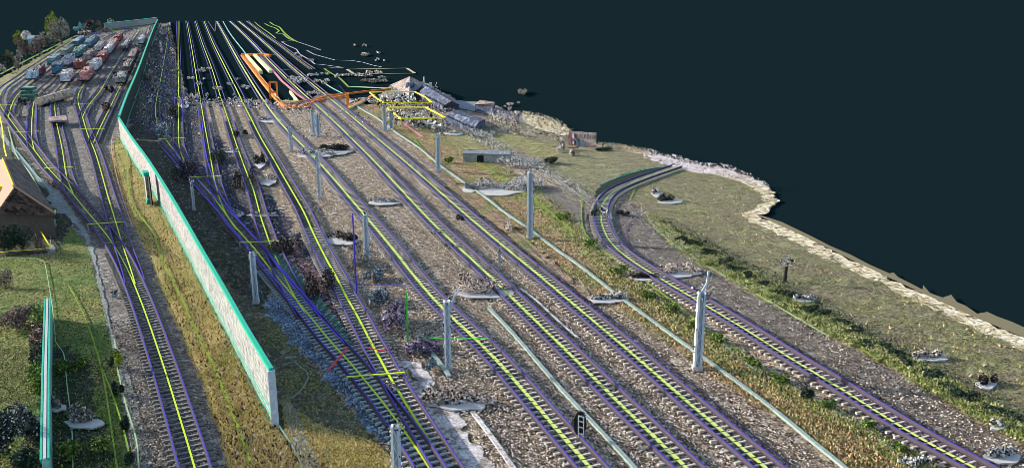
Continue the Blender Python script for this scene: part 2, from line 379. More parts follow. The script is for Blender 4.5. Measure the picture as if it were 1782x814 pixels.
SG = [(212, 240), (257, 315), (302, 397), (347, 485), (385, 557), (440, 664), (480, 742), (500, 770), (560, 814), (700, 1000), (860, 1000), (720, 850), (690, 800), (620, 722), (560, 655), (505, 590), (450, 505), (400, 440), (350, 372), (310, 318), (285, 280), (262, 240), (258, 205), (240, 205)]
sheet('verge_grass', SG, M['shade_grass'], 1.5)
DG = [(498, 765), (560, 814), (700, 1000), (860, 1000), (720, 850), (690, 805), (655, 775), (600, 755), (540, 735), (510, 715), (500, 690), (488, 700)]
sheet('dry_grass_patch', DG, M['yellow_grass'], 3)  # yellow patch paints the sunlit grass beyond the wall's shadow edge
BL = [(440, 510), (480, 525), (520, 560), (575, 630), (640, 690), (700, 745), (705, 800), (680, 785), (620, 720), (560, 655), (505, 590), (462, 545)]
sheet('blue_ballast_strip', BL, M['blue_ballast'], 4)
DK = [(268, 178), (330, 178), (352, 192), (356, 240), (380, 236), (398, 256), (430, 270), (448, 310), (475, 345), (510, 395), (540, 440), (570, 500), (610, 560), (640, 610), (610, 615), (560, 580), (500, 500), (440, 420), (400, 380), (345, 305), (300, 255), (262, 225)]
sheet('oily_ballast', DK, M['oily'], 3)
sheet('dark_verge', [(238, 205), (262, 200), (270, 230), (300, 268), (345, 330), (400, 400), (440, 450), (470, 500), (455, 540), (400, 500), (350, 440), (310, 372), (262, 300), (240, 262), (222, 232)], M['soil'], 3)  # dark sheet deepens the wall's shadow strip by colour
sheet('rusty_ground_strip', [(455, 395), (500, 420), (545, 470), (600, 540), (632, 600), (618, 610), (585, 570), (540, 520), (500, 470)], M['red_scrap'], 4)
sheet('oily_strip', [(250, 80), (270, 60), (296, 60), (305, 110), (330, 176), (352, 192), (300, 250), (262, 240), (228, 210), (240, 130)], M['oily'], 3)
sheet('dark_gap', [(232, 170), (262, 160), (262, 200), (250, 210), (218, 206)], M['black'], 2)
LG = [(99, 372), (128, 400), (146, 420), (165, 470), (180, 530), (198, 600), (212, 690), (222, 814), (240, 1180), (-200, 1180), (-420, 700), (-300, 430), (0, 448), (92, 444)]
sheet('garden_grass', LG, M['green_grass'], 1.5)
SO = [(-200, 215), (-60, 205), (10, 215), (40, 262), (95, 330), (130, 385), (98, 440), (0, 448), (-320, 470), (-300, 300)]
sheet('garden_soil', SO, M['soil'], 2)
SL2 = [(45, 790), (60, 700), (100, 600), (120, 610), (160, 660), (175, 730), (195, 830), (60, 1000)]
sheet('shrub_soil', SL2, M['soil'], 5)  # dark patch paints the shadow cast by the hedge
sheet('sunny_lawn', [(0, 608), (66, 612), (68, 700), (40, 720), (0, 700), (-100, 690), (-100, 600)], M['lime'], 2)
sheet('concrete_apron', [(60, 386), (96, 381), (100, 392), (92, 404), (88, 418), (99, 441), (80, 442), (88, 436), (84, 410), (72, 398)], M['greyroad'], 1)
sheet('concrete_pad', [(80, 345), (95, 330), (105, 332), (125, 360), (130, 372), (100, 372)], M['greyroad'], 2)
GR = [(-30, 190), (0, 222), (30, 262), (62, 300), (108, 345), (130, 372), (150, 402), (163, 440), (172, 480), (182, 520), (192, 560), (214, 620), (238, 700), (255, 770), (262, 814), (275, 930), (225, 930), (232, 814), (226, 760), (212, 690), (200, 630), (188, 580), (178, 530), (168, 480), (158, 440), (140, 405), (118, 378), (92, 345), (50, 300), (20, 262), (-10, 228)]
sheet('footpath', GR, M['greyroad'], 1)
sheet('grey_verge', [(-80, 215), (0, 152), (60, 120), (140, 72), (172, 58), (168, 64), (128, 86), (60, 128), (10, 160), (-60, 230)], M['greyroad'], 1)
GV = [(-90, 205), (0, 138), (60, 104), (120, 70), (135, 66), (120, 76), (60, 116), (0, 150), (-70, 215)]
sheet('green_verge', GV, M['lime'], 1.5)
sheet('far_grass', [(172, 55), (262, 40), (262, 45), (240, 50), (190, 56)], M['green_grass'], 1)
PC = [(689, 630), (733, 632), (752, 660), (775, 690), (806, 732), (858, 812), (910, 930), (860, 930), (808, 814), (764, 756), (733, 718), (708, 672)]
sheet('concrete_walkway', PC, M['pale'], 7)
BG = [(640, 186), (662, 176), (720, 200), (780, 236), (850, 280), (930, 330), (1000, 380), (1018, 420), (1060, 462), (1130, 508), (1230, 585), (1350, 662), (1500, 748), (1640, 826), (1760, 1000), (1600, 1000), (1480, 822), (1420, 775), (1370, 735), (1300, 700), (1250, 665), (1200, 625), (1130, 575), (1040, 522), (980, 470), (905, 405), (830, 345), (750, 280), (700, 240)]
sheet('rough_grass', BG, M['brown_grass'], 3)
GS = [(840, 270), (930, 322), (1000, 372), (1030, 425), (1075, 470), (1140, 508), (1240, 580), (1350, 655), (1500, 740), (1650, 826), (1590, 840), (1470, 752), (1340, 684), (1250, 640), (1190, 585), (1120, 525), (1060, 488), (1000, 430), (930, 370), (860, 315)]
sheet('green_bank', GS, M['lime'], 4)
KF1 = [(940, 274), (985, 262), (1030, 260), (1090, 264), (1150, 280), (1180, 290), (1120, 300), (1060, 322), (1034, 345), (1000, 335), (960, 305), (930, 288)]
sheet('small_field', KF1, M['khaki'], 1)
sheet('mid_grass', [(775, 235), (830, 225), (905, 238), (950, 255), (985, 262), (950, 276), (900, 268), (850, 262), (790, 262)], M['lime'], 3)
sheet('mid_meadow', [(840, 205), (905, 200), (985, 222), (1010, 245), (1000, 258), (950, 256), (890, 232)], M['khaki'], 3)
KF2 = [(1185, 296), (1240, 300), (1300, 316), (1335, 336), (1345, 352), (1308, 372), (1300, 382), (1400, 428), (1500, 478), (1600, 525), (1700, 572), (1782, 606), (1950, 690), (2100, 900), (1790, 740), (1700, 690), (1600, 635), (1500, 580), (1400, 524), (1300, 470), (1200, 412), (1140, 378), (1098, 350), (1105, 328), (1150, 306)]
sheet('big_field', KF2, M['khaki'], 1)
HV = [(1120, 372), (1145, 378), (1200, 410), (1300, 468), (1400, 522), (1500, 578), (1600, 632), (1700, 688), (1790, 736), (1900, 800), (1900, 880), (1782, 778), (1700, 735), (1600, 672), (1500, 612), (1440, 585), (1340, 530), (1240, 474), (1160, 425), (1130, 392)]
sheet('hedge_verge', HV, M['lime'], 3)
GV2 = [(1095, 352), (1125, 385), (1160, 428), (1240, 478), (1340, 534), (1440, 590), (1500, 618), (1600, 678), (1700, 740), (1782, 786), (1900, 880), (1800, 1000), (1720, 840), (1600, 762), (1480, 690), (1340, 606), (1230, 540), (1150, 490), (1100, 456), (1066, 415), (1062, 385), (1075, 362)]
sheet('siding_gravel', GV2, M['gravel'], 1)
sheet('siding_gravel_north', [(930, 325), (1000, 332), (1028, 352), (1020, 385), (1030, 425), (1000, 395), (960, 355)], M['gravel'], 2)
sheet('edge_stones', [(1240, 294), (1300, 308), (1340, 328), (1358, 352), (1340, 368), (1316, 376), (1400, 414), (1500, 462), (1600, 510), (1700, 556), (1782, 590), (1960, 670), (2000, 720), (1782, 616), (1700, 578), (1600, 530), (1500, 482), (1400, 434), (1330, 398), (1290, 380), (1290, 372), (1330, 356), (1325, 338), (1290, 318), (1235, 303)], M['tan_stone'], 3)
sheet('tan_margin', [(1316, 374), (1360, 388), (1410, 412), (1445, 430), (1482, 446), (1512, 462), (1548, 478), (1555, 476), (1562, 484), (1590, 498), (1605, 506), (1606, 498), (1618, 512), (1640, 520), (1655, 515), (1665, 528), (1680, 534), (1700, 548), (1718, 545), (1735, 553), (1760, 562), (1782, 572), (1960, 655), (1960, 668), (1782, 590), (1700, 556), (1600, 510), (1500, 463), (1400, 414), (1330, 382)], M['tan'], 0)
sheet('pink_bank', [(1120, 268), (1150, 272), (1200, 286), (1225, 292), (1265, 296), (1335, 330), (1300, 318), (1200, 300), (1160, 288), (1130, 276)], M['pink_stone'], 3)
sheet('road', [(755, 178), (800, 176), (850, 184), (905, 200), (985, 224), (985, 230), (900, 212), (850, 200), (800, 190)], M['lampgrey'], 1)
sheet('yellow_bank', [(905, 200), (935, 203), (985, 224), (1000, 236), (985, 238), (940, 226), (910, 212)], M['tan_stone'], 2)
sheet('grass_islet', [(628, 186), (660, 200), (664, 214), (640, 206), (620, 196)], M['brown_grass'], 1)
DD = [(1160, 292), (1130, 295), (1098, 302), (1062, 316), (1040, 330), (1028, 348), (1034, 350), (1050, 336), (1075, 322), (1110, 310), (1150, 302)]
sheet('ditch', DD, M['c_dkgreen'], 2)
sheet('edge_gravel_right', [(770, 300), (850, 355), (905, 408), (985, 478), (1040, 526), (1000, 512), (930, 452), (860, 392), (790, 335)], M['brown_grass'], 3)

# ------------------------------------------------------------------ tracks
ZB = LZ[0]
TR = {}
TI = [0]
sleeper_mesh = {}
def get_sleeper(kind):
    if kind not in sleeper_mesh:
        mb = MB()
        vs = []
        for (x, w, h) in ((-1.19, .095, .04), (-1.17, .085, .07), (-.45, .075, .06), (.45, .075, .06), (1.17, .085, .07), (1.19, .095, .04)):
            vs += [(x, -w, -.06), (x, w, -.06), (x, w * .8, h), (x, -w * .8, h)]
        fs = []
        for i in range(5):
            for j in range(4):
                k = (j + 1) % 4; fs.append((i * 4 + j, (i + 1) * 4 + j, (i + 1) * 4 + k, i * 4 + k))
        fs += [(0, 1, 2, 3), (23, 22, 21, 20)]
        mb.add(vs, fs)
        me = bpy.data.meshes.new('sleeper'); me.from_pydata(mb.v, [], mb.f); me.materials.append(M[kind]); me.update()
        sleeper_mesh[kind] = me
    return sleeper_mesh[kind]
def track(key, P, label, wide=.12, hatch=False, smooth=3, cmat='acid', smat='sleeper', sleepers=True, end_sl=None, individual=True, ext=None, bed=160):
    dz = ZB + .02 + TI[0] * .003; TI[0] += 1
    W = path(P, .6, smooth)
    near = min(W, key=lambda p: p.y)
    t = thing('railway_track', (near.x, near.y, 0), label, 'railway track', 'railway tracks of the yard')
    W = [Vector((p.x, p.y, dz)) for p in W]; TR[key] = W
    n = len(W)
    def side(i):
        d = W[min(i + 2, n - 1)] - W[max(i - 2, 0)]; d.z = 0; d.normalize(); return Vector((d.y, -d.x, 0)), d
    sides = [side(i) for i in range(n)]
    coarse = [i for i in range(n) if i % 2 == 0 or i == n - 1]
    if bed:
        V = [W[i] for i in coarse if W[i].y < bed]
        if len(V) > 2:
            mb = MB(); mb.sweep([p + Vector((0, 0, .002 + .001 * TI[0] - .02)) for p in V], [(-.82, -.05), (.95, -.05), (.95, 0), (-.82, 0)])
            mb.build('ballast_bed', M['bed'], t)  # dark strip stands in for the shade between and beside the rails
    for s in (-1, 1):
        A = [W[i] + sides[i][0] * s * .752 + Vector((0, 0, .085)) for i in coarse]
        mb = MB(); mb.sweep(A, [(-.08, 0), (.08, 0), (.08, .02), (.02, .035), (.02, .19), (.035, .2), (.035, .25), (-.035, .25), (-.035, .2), (-.02, .19), (-.02, .035), (-.08, .02)])
        r = mb.build('rail', M['steel'], t)
        mb = MB(); line(mb, A, .078, .252, .012)
        mb.build('painted_line', M['violet'], r)
    if hatch:
        mb = MB()
        for i in range(n - 1):
            if W[i].y > 330: break_far = True
            a = W[i]; b = W[i].lerp(W[i + 1], .86 if W[i].y < 150 else 1.0)
            w = wide * random.uniform(.85, 1.15)
            mb.sweep([a + sides[i][0] * random.uniform(-.03, .03), b], [(-w / 2, .092), (w / 2, .092), (w / 2, .104), (-w / 2, .104)], widths=[wid(a), wid(b)])
        mb.build('centre_line', M[cmat], t)
    else:
        mb = MB(); line(mb, [W[i] for i in coarse], wide, .095, .015); mb.build('centre_line', M[cmat], t)
    if sleepers:
        idx = [i for i in range(n) if W[i].y < 190 and W[i].y > 35 and (end_sl is None or end_sl(W[i]))]
        idx.sort(key=lambda i: W[i].y)
        me = get_sleeper(smat); rest = MB()
        for c, i in enumerate(idx):
            x, d = sides[i]
            Mx = Matrix((( x.x, d.x, 0, W[i].x), (x.y, d.y, 0, W[i].y), (0, 0, 1, W[i].z), (0, 0, 0, 1)))
            if c < 100 and individual:
                o = bpy.data.objects.new('sleeper', me); COL.objects.link(o); o.parent = t
                o.matrix_basis = Matrix.Translation(-t.location) @ Mx
            else:
                rest.add([Mx @ v.co for v in me.vertices], [tuple(p.vertices) for p in me.polygons])
        if rest.v: tag(rest.build('far_sleepers' if individual else 'sleepers', M[smat], t), kind='stuff')
    return t
M5 = [(377, 38), (395, 70), (415, 108), (432, 135), (450, 165), (470, 195), (490, 220), (513, 243), (530, 260), (545, 275), (580, 313), (610, 350), (636, 380), (680, 432), (720, 485), (757, 530), (800, 570), (850, 616), (890, 662), (927, 704), (975, 762), (1020, 812), (1120, 930)]
M6 = [(400, 38), (430, 65), (456, 95), (482, 122), (510, 149), (540, 177), (569, 201), (612, 245), (636, 267), (695, 330), (754, 396), (800, 437), (848, 480), (890, 524), (966, 596), (1023, 654), (1089, 720), (1185, 812), (1300, 925)]
M7 = [(415, 38), (448, 64), (481, 95), (509, 120), (532, 139), (569, 170), (592, 189), (625, 217), (660, 247), (700, 280), (740, 315), (790, 360), (850, 412), (921, 470), (958, 501), (1010, 545), (1062, 589), (1110, 630), (1159, 674), (1217, 724), (1270, 769), (1321, 812), (1440, 915)]
RT = [(1178, 294), (1128, 311), (1078, 331), (1057, 346), (1046, 366), (1046, 393), (1062, 428), (1101, 460), (1164, 499), (1223, 534), (1300, 581), (1377, 631), (1454, 677), (1531, 727), (1608, 774), (1678, 812), (1800, 880)]
M4 = [(355, 38), (370, 75), (385, 105), (400, 135), (413, 160), (425, 186), (438, 211), (455, 245), (475, 278), (490, 305), (515, 348), (530, 375), (543, 405), (555, 430), (573, 465), (590, 495), (603, 522), (622, 555), (643, 596), (665, 637), (683, 670), (710, 715), (735, 755), (770, 812), (850, 930)]
M3 = [(340, 38), (353, 80), (368, 118), (382, 165), (392, 195), (402, 225), (410, 250), (427, 298), (440, 330), (447, 355), (455, 385), (463, 408), (471, 432), (486, 465), (500, 497), (515, 525), (535, 558)]
M2 = [(325, 38), (333, 80), (341, 130), (347, 165), (352, 195), (358, 230), (362, 250), (368, 285), (373, 315), (379, 338), (387, 362), (398, 384), (412, 404)]
M1 = [(310, 38), (310, 100), (311, 160), (311, 200), (311, 248), (314, 266), (321, 284)]
M0 = [(295, 40), (290, 80), (285, 110), (279, 145), (272, 178), (271, 205), (278, 228), (291, 249), (318, 284), (343, 314), (370, 345), (392, 375), (412, 402), (440, 433), (470, 472), (505, 514), (540, 556), (575, 600), (605, 632), (635, 668), (665, 705), (695, 745), (725, 788), (745, 818), (810, 930)]
M8 = [(430, 38), (458, 60), (490, 82), (518, 104), (544, 123)]
track('M5', M5, 'long main track running past the mast with the curved arm, full of pale sleepers', .27, True, cmat='paleacid', smooth=14)
track('M6', M6, 'long main track between the two straight tracks, cable trough on its left side', .27, True, cmat='paleacid', smooth=14)
track('M7', M7, 'rightmost straight main track, beside the rough brown grass', .27, True, cmat='paleacid', smooth=14)
track('RT', RT, 'single curved track bending around the small field on the right', .2, True, cmat='paleacid', smooth=4)
track('M4', M4, 'main track left of the rubble heaps, with sunlit pale sleepers on its right', .16, False, smat='sleeper', end_sl=lambda p: p.y < G(500, 400).y)
track('M0', M0, 'track nearest the noise wall on its shaded side, bowing left at the far end', .12, False, smat='sleeper_blue', end_sl=lambda p: p.y < G(500, 470).y)
track('M3', M3, 'track over the dark oily ballast joining the wall-side track lowest down', .12, False, sleepers=False)
track('M2', M2, 'track over dark ballast joining the wall-side track halfway', .12, False, sleepers=False)
track('M1', M1, 'perfectly straight track pointing up the picture over the dark plain', .12, False, sleepers=False)
track('M8', M8, 'short far track stretch at the right edge of the dark gap', .12, False, sleepers=False)
LA = [(175, 57), (155, 61), (136, 68), (112, 82), (88, 99), (56, 120), (32, 138), (10, 153), (1, 166), (-1, 178), (3, 190), (13, 204), (35, 234), (59, 263), (86, 299), (122, 335), (145, 364), (173, 397), (196, 427), (216, 461), (232, 495), (248, 535), (268, 591), (293, 667), (320, 755), (337, 812), (370, 930)]
LB = [(233, 51), (205, 53), (174, 58), (162, 63), (139, 78), (121, 95), (103, 108), (63, 139), (47, 151), (30, 168), (21, 185), (15, 205)]
LC = [(200, 58), (177, 68), (155, 86), (133, 105), (112, 122), (98, 136), (82, 152), (67, 165), (59, 180), (57, 198), (55, 225), (56, 248), (60, 264)]
LD = [(238, 50), (206, 60), (192, 70), (177, 87), (155, 109), (136, 127), (124, 139), (111, 154), (100, 168), (96, 182), (96, 197), (98, 214), (102, 232), (107, 255), (111, 278), (114, 300), (119, 320), (128, 341)]
LE = [(213, 66), (199, 83), (177, 114), (155, 139), (146, 151), (137, 165), (136, 180), (140, 194), (146, 214), (153, 238), (162, 258), (171, 284), (181, 320), (189, 349), (197, 374), (204, 398), (216, 438), (228, 473), (236, 500)]
LF = [(242, 54), (227, 76), (206, 108), (187, 139), (177, 158), (162, 177), (151, 191), (145, 206)]
LGt = [(260, 46), (255, 64), (237, 96), (218, 138), (206, 160), (192, 190), (183, 208), (172, 231), (163, 252)]
track('LA', LA, 'left yard lead track running down to the bottom edge left of the dry grass', .1, False, smat='sleeper_dark', cmat='acid', end_sl=lambda p: p.y < G(240, 440).y)
track('LE', LE, 'left yard track curving beside the pink flat wagon and joining the lead track last', .1, False, sleepers=False, bed=210)
track('LD', LD, 'left yard track passing under the pink flat wagon', .1, False, sleepers=False, bed=210)
track('LC', LC, 'left yard track right of the striped green stack', .1, False, sleepers=False, bed=210)
track('LB', LB, 'second track from the left in the far yard curve, left of the striped green stack', .1, False, sleepers=False, bed=210)
track('LF', LF, 'straight left yard track between the coral wagon and the brown wagons', .1, False, sleepers=False, bed=210)
track('LG', LGt, 'left yard track closest to the sunny side of the noise wall', .1, False, sleepers=False, bed=210)

def strip(name, P, mat, w, label, cat, z=.03, t=.02, curve=True, smooth=1, grow=True, group=None, parent=None):
    W = path(P, 1.0, smooth, 0, curve)
    mb = MB(); line(mb, W, w, z, t, grow)
    o = mb.build(name, M[mat], parent)
    if parent is None: tag(o, label, cat, group)
    return o
# switch marker bars
SWM = [((2, 188), (30, 188), 'leftmost yellow switch bar at the far yard curve'), ((25, 237), (69, 235), 'yellow switch bar over the lead track below the striped green stack'),
       ((128, 187), (163, 187), 'yellow switch bar over the fork left of the reddish scrap'), ((141, 231), (183, 231), 'yellow switch bar just left of the noise wall corner'),
       ((78, 301), (128, 299), 'yellow switch bar right of the house roof'), ((154, 401), (220, 396), 'yellow switch bar where the two left yard leads join'),
       ((276, 249), (323, 247), 'yellow switch bar behind the noise wall at the straight track'), ((330, 317), (386, 315), 'yellow switch bar above the ghostly mast behind the wall'),
       ((418, 433), (490, 431), 'yellow switch bar at the top of the bluish white mast'), ((604, 672), (705, 664), 'yellow switch bar nearest the viewer, between the blue ballast and walkway')]
for a, b, lab in SWM:
    W = [G(*a), G(*b)]; mb = MB(); mb.bar(W[0] + Vector((0, 0, .66)), W[1] + Vector((0, 0, .66)), .13 * wid(W[0], 1.1), .04)
    c = (W[0] + W[1]) / 2
    t = thing('switch_marker', (c.x, c.y, 0), lab, 'switch marker', 'yellow switch bars across the tracks')
    mb.build('crossbar', M['acid'], t)
    for p in W: MB().cyl(p, p + Vector((0, 0, .65)), .05).build('support', M['capgrey'], t)

# troughs, pipes and painted survey lines
TP = [(600, 168), (624, 189), (656, 207), (691, 234), (730, 260), (765, 290), (810, 322), (850, 350), (874, 370), (921, 402), (965, 436), (1007, 465), (1070, 515), (1097, 535), (1143, 569), (1209, 617), (1267, 659), (1348, 720), (1420, 780), (1462, 814), (1580, 915)]
strip('cable_trough', TP, 'trough', .23, 'long pale turquoise cable trough along the edge of the rough grass', 'cable trough', .0, .16)
strip('cable_trough', [(850, 539), (862, 552), (900, 593), (962, 666), (1004, 712), (1066, 778), (1097, 812), (1180, 905)], 'trough', .23, 'pale cable trough starting at the curved mast arm, between two straight tracks', 'cable trough', 0, .14)
strip('cable_trough', [(736, 600), (762, 632), (784, 662)], 'trough', .28, 'short pale cable trough below the round grey heap', 'cable trough', 0, .12)
strip('cable_trough', [(822, 722), (850, 758), (900, 830)], 'pale', .26, 'short dusty cable trough below the long white slab of rubble', 'cable trough', 0, .12)
strip('cable_trough', [(905, 505), (935, 528), (975, 566), (1006, 592)], 'pale', .22, 'faint grey cable trough between the second and third straight tracks', 'cable trough', 0, .05)
strip('cable_trough', [(388, 38), (402, 62), (428, 95), (432, 104)], 'cyan', .22, 'thin far turquoise cable trough above the orange frame', 'cable trough', 0, .12)
strip('cable_trough', [(556, 140), (578, 155), (604, 168)], 'cyan', .2, 'dim far turquoise cable trough left of the footbridge post', 'cable trough', 0, .12)
L_ = 'painted line'
strip('boundary_line', [(595, 232), (650, 270), (720, 330)], 'mauve', .06, 'faint purple line over ballast between the second and third straight tracks', L_)
strip('boundary_line', [(590, 150), (640, 205), (700, 255), (790, 325), (880, 395), (950, 460), (1016, 523), (1089, 577), (1197, 666), (1291, 745), (1348, 792), (1400, 830)], 'mauve', .06, 'thin purple line just right of the rightmost straight track', L_)
strip('boundary_line', [(1120, 372), (1090, 400), (1100, 440), (1150, 478), (1222, 530), (1300, 570), (1384, 622), (1470, 682), (1540, 722), (1620, 770), (1700, 812)], 'mauve', .12, 'dark purple line following the right side of the curved track', L_)
strip('boundary_line', [(825, 285), (850, 297), (890, 324), (929, 350), (965, 378), (1000, 408)], 'olive', .34, 'thick olive green line crossing in front of the rocky hedgerow', L_)
strip('boundary_line', [(1013, 340), (1012, 389), (1023, 416), (1050, 440), (1086, 464), (1117, 488), (1160, 520), (1230, 575)], 'olive', .16, 'green line curving along the left side of the curved track', L_)
strip('boundary_line', [(1250, 590), (1300, 640), (1405, 690), (1440, 712), (1500, 750), (1590, 812)], 'cyan', .1, 'pale turquoise line through the green bank below the curved track', L_)
strip('boundary_line', [(1136, 396), (1164, 421), (1227, 464), (1282, 495), (1350, 535), (1440, 588)], 'palegreen', .1, 'pale green line between gravel and the upper hedge verge', L_)
strip('boundary_line', [(1500, 612), (1531, 631), (1593, 656), (1686, 716), (1782, 760), (1850, 800)], 'olive', .12, 'olive line along the lower hedge verge at the right edge', L_)
strip('boundary_line', [(1045, 322), (1075, 311), (1110, 300), (1160, 290)], 'teal', .12, 'sea green line along the dark ditch of the curved track', L_)
strip('boundary_line', [(1096, 350), (1112, 322), (1150, 306), (1185, 299)], 'olive', .12, 'green line between the curved track and the big field', L_)
strip('boundary_line', [(14, 222), (20, 246), (30, 275), (50, 300), (70, 335), (92, 372)], 'palegreen', .13, 'pale green line falling beside the dark roof slope', L_)
strip('boundary_line', [(26, 262), (42, 280), (62, 305), (90, 336)], 'cyan', .12, 'turquoise line between the house and the lead track', L_)
strip('boundary_line', [(0, 454), (60, 452), (78, 458), (84, 490), (92, 540), (98, 600), (112, 618), (118, 680), (126, 740), (128, 830)], 'palegreen', .06, 'pale green line winding through the garden beside the hedge', L_, curve=False)
strip('boundary_line', [(0, 459), (78, 459)], 'olive', .06, 'short olive line across the top of the lawn', L_)
strip('boundary_line', [(120, 500), (150, 560), (176, 640), (190, 720), (206, 830)], 'olive', .09, 'olive line down the middle of the green slope left of the path', L_)
strip('boundary_line', [(176, 640), (196, 690), (218, 760), (232, 830)], 'olive', .09, 'olive line branching right over the dark bushes left of the path', L_)
strip('boundary_line', [(200, 595), (206, 650), (220, 710), (238, 770), (243, 830)], 'palegreen', .08, 'pale green line at the left border of the grey path', L_)
strip('boundary_line', [(222, 245), (222, 300), (226, 345), (245, 380), (268, 410), (285, 460), (320, 530), (345, 590), (372, 640), (400, 710), (430, 790), (450, 850)], 'olive', .16, 'olive line meandering down the dry grass embankment', L_)
strip('boundary_line', [(196, 240), (194, 262), (206, 320), (222, 372), (232, 400)], 'pink', .06, 'thin pinkish line at the left edge of the dry embankment', L_)
strip('boundary_line', [(469, 39), (476, 44), (486, 48), (492, 55), (497, 60), (504, 66), (515, 73)], 'olive', .9, 'far olive line at the top end of the yard', L_, grow=False)
strip('boundary_line', [(461, 42), (468, 46), (480, 50), (486, 55), (480, 59), (492, 60), (502, 68), (513, 73)], 'olive', .8, 'second far olive line with a kink', L_, grow=False, curve=False)
strip('boundary_line', [(515, 73), (533, 79), (558, 88), (534, 89), (547, 96), (565, 101), (583, 106), (614, 107), (632, 110), (649, 115), (664, 118)], 'lilac', .4, 'far lilac outline with a sharp tooth above the dark plain', L_, grow=False, curve=False)
strip('boundary_line', [(506, 72), (490, 74), (500, 80), (516, 87), (521, 95), (541, 107), (548, 113), (562, 114), (598, 119), (581, 120)], 'lilac', .4, 'near lilac outline curling above the footbridge', L_, grow=False, curve=False)
strip('boundary_line', [(443, 39), (452, 47), (468, 58), (480, 68)], 'olive', .6, 'short far olive line right of the last tracks', L_, grow=False)
strip('boundary_line', [(582, 119), (564, 121), (575, 128), (592, 138), (607, 153)], 'olive', .5, 'green zigzag line leading to the pale green bar', L_, grow=False, curve=False)
strip('boundary_line', [(606, 153), (625, 153), (690, 156)], 'palegreen', 1.8, 'pale green bar ending at the orange tip', L_, grow=False, curve=False)
strip('boundary_line', [(604, 122), (708, 120), (722, 129), (616, 130), (604, 122)], 'tanline', .9, 'tan four sided outline above the beige roof', L_, grow=False, curve=False)
strip('boundary_line', [(459, 97), (483, 97)], 'palegreen', .6, 'short far pale green cross line at the orange frame', L_, grow=False, curve=False)
strip('boundary_line', [(476, 123), (512, 122)], 'palegreen', .4, 'short pale green cross line halfway down the orange frame', L_, grow=False, curve=False)
strip('boundary_line', [(362, 38), (374, 56), (376, 40)], 'mauve', .5, 'dim far mauve loop between two tracks', L_, grow=False, curve=False)
strip('boundary_line', [(700, 215), (735, 240)], 'pink', .55, 'short pink bar beside the green mast foot', L_, grow=False, curve=False)
strip('boundary_line', [(700, 205), (730, 222), (760, 242), (720, 243), (735, 262)], 'olive', .25, 'green zigzag line around the foot of the yellow canopies', L_, grow=False, curve=False)
strip('boundary_line', [(452, 98), (470, 118), (490, 142), (520, 168), (536, 178)], 'pink', .7, 'long pinkish line inside the orange frame', L_, grow=False, curve=False)
strip('boundary_line', [(0, 131), (60, 99), (110, 74), (136, 62)], 'olive', .4, 'bright olive line along the far left verge', L_)
strip('boundary_line', [(570, 662), (607, 617)], 'red', .16, 'red bar slanting across the blue ballast', L_, z=.45, curve=False)
strip('boundary_line', [(643, 620), (677, 626)], 'red', .13, 'small red bar at the end of the purple scrap', L_, z=.45, curve=False)
strip('boundary_line', [(735, 603), (850, 603)], 'green', .13, 'bright green bar lying across the first straight track', L_, z=.45, curve=False)
strip('boundary_line', [(618, 507), (712, 509)], 'blueline', .1, 'indigo bar between the grey heaps and the green post', L_, z=.45, curve=False)
strip('boundary_line', [(492, 640), (510, 632), (540, 655), (528, 680), (505, 700), (495, 690)], 'cyan', .05, 'faint turquoise loop on the grass behind the wall end', L_, curve=False)
strip('boundary_line', [(484, 742), (515, 790), (530, 830)], 'cyan', .07, 'turquoise line running from the near wall end to the bottom edge', L_, curve=False)
sheet('drain_channel', [(488, 700), (505, 705), (530, 755), (560, 820), (590, 900), (560, 900), (530, 820), (505, 760)], M['greyroad'], 1)

def post(name, base, topy, w, mat, label, cat):
    b = G(*base); h = height_at(b, topy); mb = MB(); mb.bar(b, b + Vector((0, 0, h)), w)
    t = thing(name, b, label, cat)
    mb.build('shaft', M[mat], t)
    mb = MB(); mb.box(b + Vector((0, 0, .03)), (w * 4, w * 4, .06)); mb.build('foot_plate', M['capgrey'], t)
post('measuring_pole', (621, 516), 372, .09, 'blueline', 'tall thin indigo pole standing beside the rubble heaps', 'pole')
post('measuring_pole', (710, 601), 508, .1, 'green', 'thin bright green post above the round grey heap', 'pole')

# ------------------------------------------------------------------ noise walls
def up(p, z): return Vector((p.x, p.y, z))
def wall(P, h, label, ribs=True, panel='panel', cap=.27, group=None, end=True, name='noise_wall', bandw=.0, capmat='teal', step=2.0):
    W = path(P, step, 2)
    t = thing(name, up(min(W, key=lambda p: p.y), 0), label, 'noise wall', group)
    mb = MB(); mb.sweep(W, [(-.09, .12), (.09, .12), (.09, h - .12), (-.09, h - .12)]); mb.build('wall_panel', M[panel], t)
    mb = MB(); mb.sweep(W, [(-cap / 2, h - .12), (cap / 2, h - .12), (cap / 2, h + .1), (-cap / 2, h + .1)], widths=[wid(p, 1) ** .5 for p in W]); mb.build('coping', M[capmat], t)
    mb = MB(); mb.sweep(W, [(-.17, 0), (.17, 0), (.17, .12), (-.17, .12)], widths=[wid(p, 1) for p in W]); mb.build('plinth', M['teal'], t)
    if ribs:
        mb = MB()
        for z in (.42, .75): mb.sweep(W, [(-.12, z), (.12, z), (.12, z + .07), (-.12, z + .07)], widths=[1] * len(W))
        mb.build('lower_rail', M['teal'], t)
        mb = MB()
        V = [p for p in W if p.y < 78]
        for z in (1.1, 1.5, 1.95, 2.4, 2.9):
            if len(V) > 1: mb.sweep(V, [(-.1, z), (.1, z), (.1, z + .03), (-.1, z + .03)])
        if mb.v: mb.build('panel_joint', M['tealdark'], t)
    if end:
        p = min(W, key=lambda p: p.y); mb = MB(); mb.box(up(p, h / 2 - .05) , (.34, .3, h)); mb.build('end_post', M['mastblue'], t)
    return t, W
NW = [(211, 243), (235, 285), (257, 318), (279, 355), (302, 397), (326, 443), (347, 485), (369, 528), (400, 588), (439, 666), (480, 742)]
